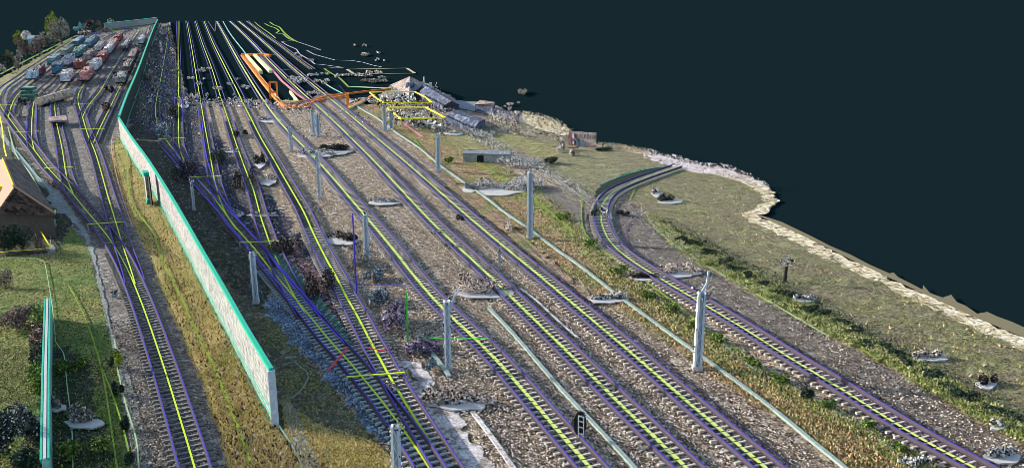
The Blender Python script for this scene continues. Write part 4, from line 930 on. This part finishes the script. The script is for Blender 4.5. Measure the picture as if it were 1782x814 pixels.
# far edge crust of the ballast
def crust(poly, n, mat, size, hmax, label, cat, name):
    mb = MB(); scatter(poly, n, lambda p: mb.chip(p + Vector((0, 0, random.random() * hmax)), size * (p.y / 100)))
    tag(mb.build(name, M[mat]), label, cat, kind='stuff')
crust([(328, 174), (420, 172), (470, 178), (535, 176), (545, 184), (520, 200), (440, 190), (335, 186)], 1300, 'c_bw', .09, .6, 'bright speckled crust where the ballast ends at the dark gap', 'rubble', 'ballast_crust')
crust([(500, 196), (560, 188), (640, 200), (660, 236), (580, 260), (520, 240)], 700, 'c_warm', .08, .5, 'scattered warm fragments between tracks below the footbridge', 'rubble', 'loose_fragments')
crust([(245, 60), (296, 42), (312, 120), (322, 176), (300, 240), (268, 240), (232, 200), (240, 110)], 2600, 'c_grey', .085, 1.2, 'fuzzy grey fragments between the noise wall and the straight track', 'rubble', 'loose_fragments')
crust([(268, 190), (352, 192), (400, 260), (448, 310), (540, 440), (640, 600), (560, 570), (430, 410), (300, 260)], 900, 'c_bw', .05, .3, 'sparse white specks over the dark oily ballast', 'rubble', 'white_specks')
crust([(500, 455), (560, 480), (640, 590), (700, 600), (700, 640), (620, 612), (560, 560)], 1600, 'c_violet', .08, .5, 'purplish fragments over the dark ballast between the tracks', 'rubble', 'loose_fragments')
crust([(20, 105), (120, 68), (260, 50), (210, 200), (10, 200)], 2600, 'c_grey', .075, 1.0, 'light grit between the sidings of the left yard', 'rubble', 'loose_fragments')
crust([(1240, 292), (1300, 306), (1340, 328), (1358, 352), (1318, 376), (1400, 414), (1500, 462), (1600, 510), (1700, 556), (1782, 590), (1840, 618), (1840, 642), (1782, 612), (1700, 576), (1600, 528), (1500, 480), (1400, 432), (1300, 382), (1330, 352), (1290, 318)], 5200, 'c_tan', .05, .16, 'pale tan stones heaped along the outer edge of the big field', 'stones', 'edge_stones')
crust([(1210, 290), (1240, 292), (1270, 296), (1300, 310), (1336, 326), (1340, 332), (1290, 318), (1215, 300)], 700, 'c_pinkwhite', .1, .8, 'pinkish white broken stones at the field corner', 'stones', 'edge_stones')
crust([(1120, 264), (1160, 272), (1220, 288), (1215, 296), (1170, 290), (1120, 278)], 500, 'c_pinkwhite', .1, .6, 'pinkish stones along the end of the curved track', 'stones', 'edge_stones')
crust([(905, 198), (940, 202), (985, 220), (990, 238), (950, 230), (910, 212)], 700, 'c_tan', .1, .8, 'pale yellow bank stones left of the painted wall', 'stones', 'edge_stones')
crust([(1040, 250), (1075, 254), (1140, 264), (1110, 270), (1050, 262)], 400, 'c_tan', .09, .5, 'pale stones right of the painted wall', 'stones', 'edge_stones')
crust([(850, 196), (890, 190), (900, 228), (985, 236), (980, 250), (900, 240), (850, 224)], 1500, 'c_warm', .085, 1.1, 'reddish brown brush behind the mid meadow', 'brush', 'brushwood')
crust([(800, 212), (850, 240), (930, 285), (1000, 325), (1040, 360), (1070, 392), (1050, 386), (1010, 350), (940, 310), (870, 275), (810, 240)], 3800, 'c_bw', .075, .9, 'rocky speckled hedgerow of black and white stones', 'hedgerow', 'rocky_hedgerow')
crust([(935, 292), (1000, 330), (1040, 366), (1070, 398), (1056, 400), (1010, 362), (940, 312)], 900, 'c_tan', .07, .4, 'cream coloured stones along the rocky hedgerow', 'hedgerow', 'rocky_hedgerow')
crust([(1090, 350), (1130, 372), (1180, 418), (1230, 462), (1200, 455), (1130, 405), (1085, 372)], 900, 'c_bw', .06, .5, 'speckled stones along the inside of the right curve', 'stones', 'edge_stones')
crust([(640, 178), (760, 150), (800, 215), (700, 218)], 1800, 'c_warm', .085, 1.2, 'mixed fragments under the yellow canopies', 'rubble', 'loose_fragments')
crust([(690, 205), (780, 205), (790, 235), (720, 230)], 700, 'c_blue', .085, 1.0, 'pale bluish fragments in front of the lower canopy', 'rubble', 'loose_fragments')
crust([(1040, 780), (1300, 800), (1300, 812), (1040, 812)], 0, 'c_bw', .05, .1, '', '', 'x') if False else None

# ------------------------------------------------------------------ trees and shrubs
def shrub(px, py, w, h, mat, label, cat='shrub', name='shrub', n=None, trunk=True, group=None, size=None, dens=1.0):
    b = G(px, py); sc = (b - Vector((0, 0, H))).length / F; R_ = w / 2 * sc; hh = h * sc
    t = thing(name, b, label, cat, group); n = int((n or max(120, w * h * 1.1)) * dens); s = size or max(.07, b.y * .0009)
    mb = MB(); lobes = [(Vector((random.uniform(-.55, .55) * R_, random.uniform(-.5, .5) * R_, hh * random.uniform(.3, .75))), random.uniform(.3, .55)) for _ in range(max(4, int(w / 6)))]
    for c, r in lobes:
        chips_cloud(mb, b + c, (R_ * r, R_ * r, hh * r * .75), n // len(lobes), s, .35)
    mb.build('crown' if name.endswith('tree') else 'foliage', M[mat], t)
    if trunk:
        mb = MB(); mb.cyl(b, b + Vector((0, 0, hh * .6)), max(.05, R_ * .08), max(.03, R_ * .03), 7)
        for c, r in lobes[:5]: mb.cyl(b + Vector((0, 0, hh * .25)), b + c, max(.03, R_ * .035), .02, 5)
        mb.build('trunk' if name.endswith('tree') else 'stem', M['wood'], t)
    return t
shrub(92, 74, 26, 46, 'c_lime', 'yellow green tree, left half of the tall pair on the far left', 'tree', 'broadleaf_tree', 800)
shrub(108, 76, 34, 44, 'c_grey', 'grey twiggy tree, right half of the tall pair on the far left', 'tree', 'bare_tree', 1100)
shrub(100, 60, 20, 34, 'c_green', 'slim green tree rising highest on the far left', 'tree', 'broadleaf_tree', 500)
shrub(38, 76, 22, 24, 'c_lime', 'small yellow green tree above the white ball', 'tree', 'broadleaf_tree', 400)
shrub(32, 122, 22, 30, 'c_grey', 'grey twiggy tree near the left edge', 'tree', 'bare_tree', 500)
shrub(45, 98, 26, 26, 'c_brown', 'brown bush below the white ball', 'shrub', 'shrub', 500)
shrub(70, 94, 24, 30, 'c_brown', 'brown twiggy bush below the turquoise hut', 'shrub', 'shrub', 500)
shrub(82, 82, 20, 22, 'c_grey', 'grey bush at the foot of the tall tree pair', 'shrub', 'shrub', 400)
shrub(12, 124, 24, 26, 'c_dkgreen', 'dark bush at the left edge', 'shrub', 'shrub', 400)
shrub(4, 126, 16, 14, 'c_warm', 'reddish bush cut by the left edge', 'shrub', 'shrub', 200)
shrub(17, 104, 12, 14, 'c_khaki', 'round pale khaki bush standing alone', 'shrub', 'shrub', 400)
shrub(31, 80, 12, 12, 'c_khaki', 'small round khaki bush left of the white ball', 'shrub', 'shrub', 300)
shrub(118, 66, 14, 28, 'c_grey', 'grey pointed shrub right of the tall tree pair', 'shrub', 'shrub', 300)
shrub(160, 56, 16, 18, 'c_rust', 'dark red brown bush left of the far screen wall', 'shrub', 'shrub', 400)
shrub(172, 50, 14, 12, 'c_brown', 'brown bush touching the far screen wall', 'shrub', 'shrub', 300)
shrub(190, 42, 16, 12, 'c_warm', 'warm speckled bush above the far screen wall', 'shrub', 'shrub', 250)
shrub(140, 56, 22, 12, 'c_teal', 'pale turquoise bush around the pointed lattice', 'shrub', 'shrub', 250)
shrub(180, 56, 24, 8, 'c_grey', 'grey scrub in front of the far screen wall', 'shrub', 'shrub', 250)
shrub(150, 62, 26, 8, 'c_warm', 'reddish scrub at the top of the outer track', 'shrub', 'shrub', 250)
b = G(48, 80); t = thing('garden_globe', b, 'white ball shaped blossom crown between yellow tree and turquoise hut', 'white globe')
mb = MB(); chips_cloud(mb, b + Vector((0, 0, 4)), (1.8, 1.8, 1.7), 300, .4, .6); mb.build('crown', M['c_pinkwhite'], t); mb = MB(); mb.cyl(b, b + Vector((0, 0, 4)), .2); mb.build('stem', M['wood'], t)
b = G(62, 82); t = thing('garden_hut', b, 'small turquoise hut with a grey roof on the far left', 'hut')
mb = MB(); mb.box(b + Vector((0, 0, 1.6)), (3.6, 3, 3.2)); mb.build('wall', M['cyan'], t)
mb = MB(); mb.add([b + Vector(p) for p in ((-2.2, -1.8, 3.2), (2.2, -1.8, 3.2), (2.2, 1.8, 3.2), (-2.2, 1.8, 3.2), (-2.2, 0, 4.4), (2.2, 0, 4.4))], [(0, 1, 5, 4), (2, 3, 4, 5), (1, 2, 5), (3, 0, 4), (3, 2, 1, 0)]); mb.build('roof', M['capgrey'], t)
b = G(141, 57); h = height_at(b, 38); t = thing('lattice_mast', b, 'far pointed turquoise lattice mast', 'lattice mast')
for s in (-1, 1):
    mb = MB(); mb.bar(b + Vector((s * 1.3, 0, 0)), b + Vector((0, 0, h)), .25); mb.build('leg', M['cyan'], t)
mb = MB()
for k in range(4): mb.bar(b + Vector((-1.1 + k * .3, 0, h * k * .22 + .5)), b + Vector((1.1 - k * .3, 0, h * k * .22 + .5)), .15)
mb.build('crosspiece', M['cyan'], t)
# lower left
shrub(8, 440, 40, 52, 'c_dkgreen', 'dark bush in the plot before the house, cut by the left edge', n=2400)
shrub(40, 436, 44, 46, 'c_dkgreen', 'dark bush in the plot before the house, beside the grey apron', n=2400)
for x_, l_ in ((14, 'left'), (46, 'middle'), (80, 'right')):
    shrub(x_, 404, 34, 34, 'c_dkgreen', f'dark climbing bush against the front wall of the house, {l_} one', n=1200)
shrub(70, 438, 26, 26, 'c_brown', 'small brownish bush at the tip of the yellow plot outline', n=700)
shrub(10, 500, 30, 30, 'c_brown', 'sparse brown bush on the lawn at the left edge', n=500)
shrub(32, 572, 66, 34, 'c_brown', 'flat purple brown shrub left of the hedge', n=2200)
shrub(52, 765, 46, 60, 'c_greybush', 'grey speckled round bush left of the garden wall', n=3000)
shrub(14, 790, 50, 76, 'c_bluebush', 'dark bush with blue white specks in the bottom left corner', n=3000)
shrub(46, 822, 50, 40, 'c_dkgreen', 'dark bush at the bottom edge left of the garden wall', n=1500)
for i, (x, y, w, h) in enumerate(((196, 640, 16, 20), (206, 690, 18, 26), (218, 750, 18, 28), (226, 812, 20, 26))):
    shrub(x, y, w, h, 'c_dkgreen', ('topmost', 'second', 'third', 'lowest')[i] + ' dark low bush in the row along the left side of the grey path', group='dark bushes beside the grey path', n=900)
for i, (x, y, w, h) in enumerate(((140, 640, 40, 20), (170, 790, 50, 34), (120, 800, 40, 34), (110, 650, 26, 26))):
    shrub(x, y, w, h, 'c_green', 'loose green shrub on the shaded slope, ' + ('upper right one', 'lowest on the right', 'at the bottom edge by the garden wall', 'upper left one by the pale line')[i], group='loose shrubs on the shaded slope', n=800)
shrub(207, 648, 20, 40, 'c_lime', 'bright yellow green shrub at the left border of the grey path', n=500)
shrub(200, 518, 18, 12, 'c_blue', 'small grey heap like bush on the path verge', n=250)
# hedge along the big field
for i in range(24):
    f = i / 23; x = 1180 + f * 590 + random.uniform(-8, 8); y = 415 + (x - 1180) * .552 + random.uniform(-6, 4)
    shrub(x, y, random.uniform(30, 46), random.uniform(8, 13), 'c_dkgreen', f'dark green bush of the long hedge, number {i + 1} counted from its far end', group='dark bushes of the long hedge', n=420)
for i in range(16):
    f = i / 15; x = 1190 + f * 570 + random.uniform(-12, 12); y = 440 + (x - 1190) * .545 + random.uniform(-4, 8)
    shrub(x, y, random.uniform(16, 30), random.uniform(8, 14), 'c_verge', f'pale yellow green tuft below the long hedge, number {i + 1} from its far end', group='pale tufts of the hedge verge', n=300)
for x, y, w, h, m_, lab in ((975, 262, 26, 22, 'c_warm', 'light brown bush left of the white clump'), (958, 286, 30, 14, 'c_dkgreen', 'dark green bush at the corner of the small field'), (1003, 246, 30, 14, 'c_dkgreen', 'dark green bush under the painted wall'),
                       (995, 272, 16, 14, 'c_warm', 'reddish cream bush right of the white clump'), (978, 254, 0, 0, '', ''), (780, 285, 26, 14, 'c_green', 'bright green bush beside the mid mast'), (1050, 262, 40, 8, 'c_dkgreen', 'flat dark bush row behind the small field')):
    if w: shrub(x, y, w, h, m_, lab, n=500)
shrub(973, 266, 20, 14, 'c_pinkwhite', 'bright cream white clump above the small field', n=350)
for i, (x, y) in enumerate(((1110, 520), (1150, 545), (1190, 575), (1230, 598), (1290, 640), (1340, 668), (1420, 712), (1490, 748), (1550, 790), (1060, 480), (1010, 432), (960, 385))):
    shrub(x + 18, y, 34, 18, 'c_green', ['low green shrub on the bank ' + q for q in ('left of the curved track, above the tallest mast', 'between the cable trough and the tallest mast', 'just left of the tallest mast', 'touching the foot of the tallest mast', 'first right of the tallest mast', 'second right of the tallest mast', 'by the dark green heap', 'just right of the dark green heap', 'nearest the bottom edge', 'above the white slab of rubble by the trough', 'where the olive line starts to curve', 'right of the mast at the siding gravel')][i], group='low shrubs on the green bank', n=420)

# ------------------------------------------------------------------ grass and stones as ground cover
def cover(name, poly, n, mat, h, w, label, ex=()):
    mb = MB()
    def f(p):
        k = 1 + p.y / 160
        mb.blade(p + Vector((0, 0, LZ[0])), h * random.uniform(.5, 1.4), w * k, .7)
    scatter(poly, n, f, ex); tag(mb.build(name, M[mat]), label, 'grass', kind='stuff')
cover('grass', YG, 15000, 'c_dry', .10, .03, 'dry straw coloured grass on the embankment before the noise wall')
cover('grass', DG, 5000, 'c_dry', .10, .03, 'dry grass beyond the near end of the noise wall')
cover('grass', BG, 14000, 'c_mixdry', .13, .05, 'rough brown grass between the main tracks and the right track')
cover('grass', GS, 8000, 'c_verge', .14, .045, 'green grass on the bank beside the curved track')
cover('grass', LG, 11000, 'c_green', .1, .035, 'green grass of the garden slope')
cover('grass', SG, 2500, 'c_mixdry', .1, .03, 'sparse shaded grass behind the noise wall', (DG,))
cover('grass', HV, 12000, 'c_verge', .15, .05, 'yellow green verge growing along the long hedge')
cover('grass', KF2, 14000, 'c_khaki', .07, .04, 'short khaki grass of the big field')
cover('grass', [(0, 608), (66, 612), (68, 700), (40, 720), (0, 700), (-80, 690), (-80, 600)], 4000, 'c_verge', .1, .03, 'sunlit yellow green lawn at the left edge')
mb = MB()
NEAR = [(240, 560), (520, 500), (760, 400), (1000, 430), (1400, 760), (1500, 850), (560, 850), (300, 850)]
YARD = [(560, 260), (700, 262), (900, 420), (1100, 560), (1300, 700), (1480, 850), (760, 850), (700, 700), (640, 560), (560, 400), (500, 300)]
scatter(YARD, 36000, lambda p: mb.stone(p + Vector((0, 0, LZ[0])), random.uniform(.022, .05) * (1 + p.y / 200)), (PC,))
scatter(GV2, 6000, lambda p: mb.stone(p + Vector((0, 0, LZ[0])), random.uniform(.03, .06) * (1 + p.y / 200)))
scatter([(255, 560), (330, 850), (240, 850), (205, 640), (190, 560)], 5000, lambda p: mb.stone(p + Vector((0, 0, LZ[0])), random.uniform(.03, .06)))
tag(mb.build('ballast_stones', M['c_stone']), 'loose grey and pinkish ballast stones between the tracks', 'stones', kind='stuff')

# ------------------------------------------------------------------ green ribbed tarp between the tracks
t = thing('ribbed_tarp', G(560, 550), 'long green ribbed tarpaulin between the two left main tracks', 'tarpaulin')
L1 = path([(476, 452), (500, 478), (530, 512), (570, 560), (612, 612)], .2, 1); L2 = path([(482, 440), (510, 468), (545, 510), (588, 562), (618, 610)], .2, 1)
k = min(len(L1), len(L2)); mb = MB(); mw = MB()
for i in range(k - 1):
    a = L1[int(i * (len(L1) - 1) / k)]; b = L2[int(i * (len(L2) - 1) / k)]
    (mb if i % 3 else mw).bar(a + Vector((0, 0, .25)), b + Vector((0, 0, .25 + .1 * math.sin(i))), .3 if i % 3 else .07, .05)
mb.build('dark_rib', M['tarp'], t); mw.build('pale_rib', M['cyan'], t)

crust([(1150, 384), (1200, 405), (1300, 462), (1400, 516), (1500, 572), (1600, 626), (1700, 682), (1800, 740), (1800, 752), (1700, 698), (1600, 642), (1500, 588), (1400, 532), (1300, 480), (1200, 424), (1145, 392)], 6500, 'c_dkgreen', .08, .8, 'low continuous dark green scrub along the big field', 'scrub', 'scrub')
crust([(1160, 400), (1300, 480), (1500, 588), (1700, 698), (1800, 752), (1800, 770), (1700, 716), (1500, 604), (1300, 496), (1180, 424)], 2200, 'c_bw', .045, .4, 'pale specks among the scrub along the big field', 'scrub', 'scrub')
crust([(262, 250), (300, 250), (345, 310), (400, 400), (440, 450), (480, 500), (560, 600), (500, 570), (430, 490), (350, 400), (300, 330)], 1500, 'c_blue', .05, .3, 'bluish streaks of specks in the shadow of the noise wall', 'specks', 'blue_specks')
crust([(689, 640), (740, 650), (860, 812), (808, 812)], 900, 'c_dark', .035, .08, 'dark grit lying on the pale walkway', 'grit', 'walkway_grit')
crust([(290, 180), (345, 190), (400, 262), (450, 320), (540, 450), (640, 600), (600, 600), (520, 520), (440, 420), (340, 300)], 2600, 'c_dark', .07, .25, 'black fragments covering the dark ballast', 'fragments', 'black_fragments')
for P_, l_ in (([(282, 262), (340, 330), (400, 400), (450, 462), (500, 520), (545, 575)], 'left'), ([(300, 262), (345, 320), (396, 372), (440, 420), (500, 490), (560, 560)], 'middle'), ([(352, 215), (362, 290), (395, 365), (450, 430), (520, 520), (600, 610)], 'right')):
    strip('boundary_line', P_, 'blueline', .09, f'extra indigo line through the dark ballast beside the wall-side track, {l_} one', 'painted line', z=.4)
# ------------------------------------------------------------------ footbridge, canopies, buildings
OR = 'orange'
g = lambda x, y, h=0: G(x, y, h)
t = thing('footbridge', g(560, 186), 'orange outlined footbridge crossing the main tracks', 'footbridge')
mb = MB()
def poly3(mb, pts, w):
    for i in range(len(pts) - 1): mb.bar(pts[i], pts[i + 1], w)
hb = 2.2
poly3(mb, [g(497, 186, .3), g(540, 181, .3), g(548, 176, .3), g(605, 166, .3)], .4); poly3(mb, [g(494, 182, .3), g(540, 174, .3)], .35); poly3(mb, [g(500, 189, .3), g(540, 184, .3)], .4)
poly3(mb, [g(540, 176, .3), g(570, 167, .3), g(605, 163, .3), g(648, 158, .3), g(690, 154, .3)], .38); mb.build('deck_edge', M[OR], t)
mb = MB(); b = g(606, 187); hh = height_at(b, 163); mb.bar(b, b + Vector((0, 0, hh)), .5); mb.build('post', M[OR], t)
mb = MB(); poly3(mb, [g(606, 187, .3), g(630, 177, .3), g(652, 166, .3)], .5); mb.build('stair_rail', M['orange'], t)
mb = MB(); poly3(mb, [g(606, 189, .3), g(640, 173, .3)], .4); mb.build('stair_rail', M['cream'], t)
t = thing('stair_tower', g(480, 176), 'small orange and yellow stair tower at the left end of the footbridge', 'stair tower')
for x in (471, 483):
    b = g(x, 172); hh = height_at(b, 143); mb = MB(); mb.bar(b, b + Vector((0, 0, hh)), .35); mb.build('leg', M[OR], t)
b1 = g(471, 172); b2 = g(483, 172); h1 = height_at(b1, 143)
mb = MB(); mb.bar(up(b1, h1), up(b2, h1), .35); mb.bar(up(b1, h1 * .4), up(b2, h1 * .4), .3); mb.build('crosspiece', M['orange'], t)
mb = MB(); poly3(mb, [g(478, 165, .3), g(487, 178, .3), g(518, 177, .3), g(505, 160, .3)], .5); mb.build('landing_edge', M['cream'], t)
t = thing('access_ramp_frame', g(450, 140), 'long orange outlined ramp frame left of the pinkish line', 'ramp frame')
mb = MB(); poly3(mb, [g(497, 187, .3), g(478, 170, .3), g(455, 142, .3), g(420, 97, .3)], .5); poly3(mb, [g(494, 183, .3), g(462, 144, .3), g(424, 98, .3)], .35); mb.build('ramp_edge', M['orange'], t)
mb = MB(); poly3(mb, [g(420, 96, .4), g(440, 96, .4), g(460, 96, .4), g(470, 97, .4)], .9); mb.build('end_beam', M['orange'], t)
for a, b in (((429, 97), (454, 126)), ((443, 96), (471, 125))):
    mb = MB(); poly3(mb, [g(*a, .35), g(*b, .35)], .9); mb.build('yellow_strip', M['cream'], t)
def canopy(pts, hc, label):
    P = [g(x, y, hc) for x, y in pts]; c = sum(P, Vector()) / len(P)
    t = thing('platform_canopy', up(c, 0), label, 'canopy')
    mb = MB(); poly3(mb, P + [P[0]], .22); mb.build('roof_frame', M['yellow'], t)
    for p in P[:4]:
        mb = MB(); q = p.lerp(c, .12); mb.bar(up(q, 0), up(q, hc), .18); mb.build('post', M['capgrey'], t)
    mb = MB()
    for _ in range(330):
        q = P[0].lerp(P[2], random.random()).lerp(P[-1].lerp(P[min(3, len(P) - 1)], random.random()), random.random()); mb.chip(q - Vector((0, 0, random.uniform(.2, hc * .8))), .28)
    mb.build('hanging_pieces', M['c_bw'], t)
canopy([(643, 161), (685, 159), (722, 160), (740, 169), (752, 179), (668, 179), (655, 171)], 2.6, 'upper yellow edged canopy, six sided, before the beige roof')
canopy([(672, 187), (741, 187), (760, 197), (775, 205), (698, 207), (684, 196)], 2.6, 'lower yellow edged canopy above the pair of masts')
# beige hip roof building
def roofed(name, eaves, apexes, he, hr, mt, wallm, label):
    Ev = [g(x, y, he) for x, y in eaves]; Ap = [g(x, y, hr) for x, y in apexes]
    c = sum(Ev, Vector()) / len(Ev); t = thing(name, up(c, 0), label, 'building')
    mb = MB(); n = len(Ev); Wl = [up(p.lerp(c, .04), 0) for p in Ev]
    mb.add(Wl + [up(p, he) for p in Wl], [(i, (i + 1) % n, n + (i + 1) % n, n + i) for i in range(n)]); mb.build('wall', M[wallm], t)
    mb = MB()
    if len(Ap) == 1:
        mb.add(Ev + Ap, [(i, (i + 1) % n, n) for i in range(n)] + [tuple(range(n))[::-1]])
    else:
        mb.add(Ev + Ap, [(0, 1, 5, 4), (1, 2, 5), (2, 3, 4, 5), (3, 0, 4), (3, 2, 1, 0)])
    mb.build('roof', M[mt], t); return t
t = roofed('beige_building', [(679, 148), (712, 167), (740, 146), (716, 136)], [(713, 133)], 1.8, 4.2, 'roofbeige', 'roofblue', 'building with a pinkish beige hipped roof above the yellow canopies')
mb = MB(); q = g(714, 152, 2.6); mb.cyl(q, q + Vector((0, 0, 1.0)), 1.1, .8, 12); mb.build('roof_dome', M['roofblue'], t)
t = roofed('long_barn', [(724, 165), (772, 184), (800, 183), (742, 147)], [(738, 148), (786, 176)], 1.4, 3.0, 'roofblue', 'roofblue', 'long building with a slate blue roof right of the beige one')
b = g(738, 149, 2.2); mb = MB(); mb.cyl(b, b + Vector((0, 0, 1.9)), .16); mb.build('chimney_pipe', M['slab'], t)
b = g(749, 154, 2.4); mb = MB(); mb.box(b + Vector((0, 0, .6)), (.6, .6, 1.1)); mb.build('chimney', M['mastblue'], t)
roofed('low_blue_building', [(774, 204), (828, 220), (846, 208), (790, 190)], [(786, 196), (834, 211)], 1.2, 2.0, 'roofblue', 'roofblue', 'low building with a deep blue roof below the grey road')
roofed('grey_building', [(826, 182), (858, 186), (862, 178), (836, 174)], [(836, 176), (856, 180)], 1.4, 2.2, 'roofbeige', 'roofblue', 'small grey roofed building behind the reddish brush')
# low long shed
a = g(806, 283); b = g(885, 285); t = thing('low_shed', (a + b) / 2, 'long low pale grey shed left of the rocky hedgerow', 'shed')
d = (b - a); L = d.length; d.normalize(); x = Vector((-d.y, d.x, 0))
mb = MB(); mb.box((a + b) / 2 + x * 1.2 + Vector((0, 0, .6)), (L, 2.2, 1.2), (d, x, Vector((0, 0, 1)))); mb.build('wall', M['greyroad'], t)
mb = MB(); mb.box((a + b) / 2 + x * 1.2 + Vector((0, 0, 1.27)), (L + .3, 2.5, .14), (d, x, Vector((0, 0, 1)))); mb.build('roof', M['lampgrey'], t)
mb = MB(); mb.box((a * .62 + b * .38) + x * .08 + Vector((0, 0, .55)), (.9, .06, 1.0), (d, x, Vector((0, 0, 1)))); mb.build('door', M['black'], t)
mb = MB()
for _ in range(220): mb.chip(a.lerp(b, random.random()) + x * random.uniform(0, 2.4) + Vector((0, 0, random.uniform(.3, 1.45))), .1)
mb.build('frayed_pieces', M['c_bw'], t)
# stone pillar
b = g(899, 217); hh = height_at(b, 194); t = thing('stone_pillar', b, 'pinkish frayed pillar standing behind the mid meadow', 'pillar')
mb = MB(); mb.cyl(b, b + Vector((0, 0, hh * .8)), .55, .4, 8); mb.build('shaft', M['roofbeige'], t)
mb = MB(); chips_cloud(mb, b + Vector((0, 0, hh * .75)), (.9, .5, .7), 160, .18); mb.build('capital', M['c_pinkwhite'], t)
# painted wall with arrow like figure
a = g(990, 253); b = g(1037, 257); hh = height_at(a, 228); d = (b - a); L = d.length; d.normalize(); x = Vector((-d.y, d.x, 0)); Z = Vector((0, 0, 1)); ax3 = (d, x, Z)
t = thing('painted_wall', (a + b) / 2, 'brick red wall painted with a white winged cross and a blue mark', 'painted wall')
mb = MB(); mb.box((a + b) / 2 + Z * hh / 2, (L, .25, hh), ax3); mb.build('wall_body', M['roofbeige'], t)
mb = MB(); mb.box(a.lerp(b, .14) - x * .16 + Z * hh * .45, (L * .27, .05, hh * .8), ax3); mb.build('red_panel', M['w_dred'], t)
mb = MB(); q = a.lerp(b, .18) - x * .22; mb.box(q + Z * hh * .5, (L * .065, .05, hh * .78), ax3)
for s in (-1, 1): mb.bar(q - x * .04 + Z * hh * .62, q - x * .04 + d * s * L * .13 + Z * hh * .4, .22, .05)
mb.build('white_cross', M['w_lblue'], t)
mb = MB(); q = a.lerp(b, .48) - x * .2
for i in range(7): mb.box(q + d * random.uniform(-.8, .6) + Z * hh * random.uniform(.08, .5), (random.uniform(.2, .6), .05 + i * .01, random.uniform(.2, .5)), ax3)
mb.build('blue_mark', M['w_blue'], t)
mb = MB()
for i in range(6):
    q = a.lerp(b, .36 + i * .1) - x * .2 + Z * hh * .78
    mb.bar(q + Z * hh * .14, q - Z * hh * .14, .12, .05); mb.bar(q + Z * hh * .12, q + d * .4 + Z * hh * random.uniform(-.1, .12), .1, .05)
mb.build('pale_lettering', M['slab'], t)

# ragged survey leftovers that give the open ground its broken, sparkling surface
mb = MB(); scatter([(560, 200), (700, 262), (900, 420), (1100, 560), (1300, 700), (1480, 850), (760, 850), (700, 700), (640, 560), (560, 400), (500, 300), (440, 200)], 9000, lambda p: mb.stone(p + Vector((0, 0, LZ[0])), random.uniform(.03, .055) * (1 + p.y / 150)), (PC,))
tag(mb.build('pale_stones', M['c_pinkwhite']), 'pale chalky stones sprinkled between the ballast of the main tracks', 'stones', kind='stuff')
mb = MB(); scatter([(480, 520), (560, 600), (700, 750), (690, 790), (600, 700), (500, 590), (440, 500)], 2500, lambda p: mb.chip(p + Vector((0, 0, LZ[0] + .05)), .05))
tag(mb.build('blue_grit', M['c_blue']), 'bluish grit along the strip beside the wall-side track', 'grit', kind='stuff')
mb = MB(); scatter(KF2, 500, lambda p: mb.blade(p + Vector((0, 0, LZ[0])), .22, .05 * (1 + p.y / 150), .9)); tag(mb.build('grass_tufts', M['c_dry']), 'dry tufts scattered over the big field', 'grass', kind='stuff')
mb = MB(); scatter(YG, 2200, lambda p: mb.blade(p + Vector((0, 0, LZ[0])), .2, .04 * (1 + p.y / 150), .9)); tag(mb.build('grass_tufts', M['c_rust']), 'dark withered tufts scattered over the dry embankment', 'grass', kind='stuff')
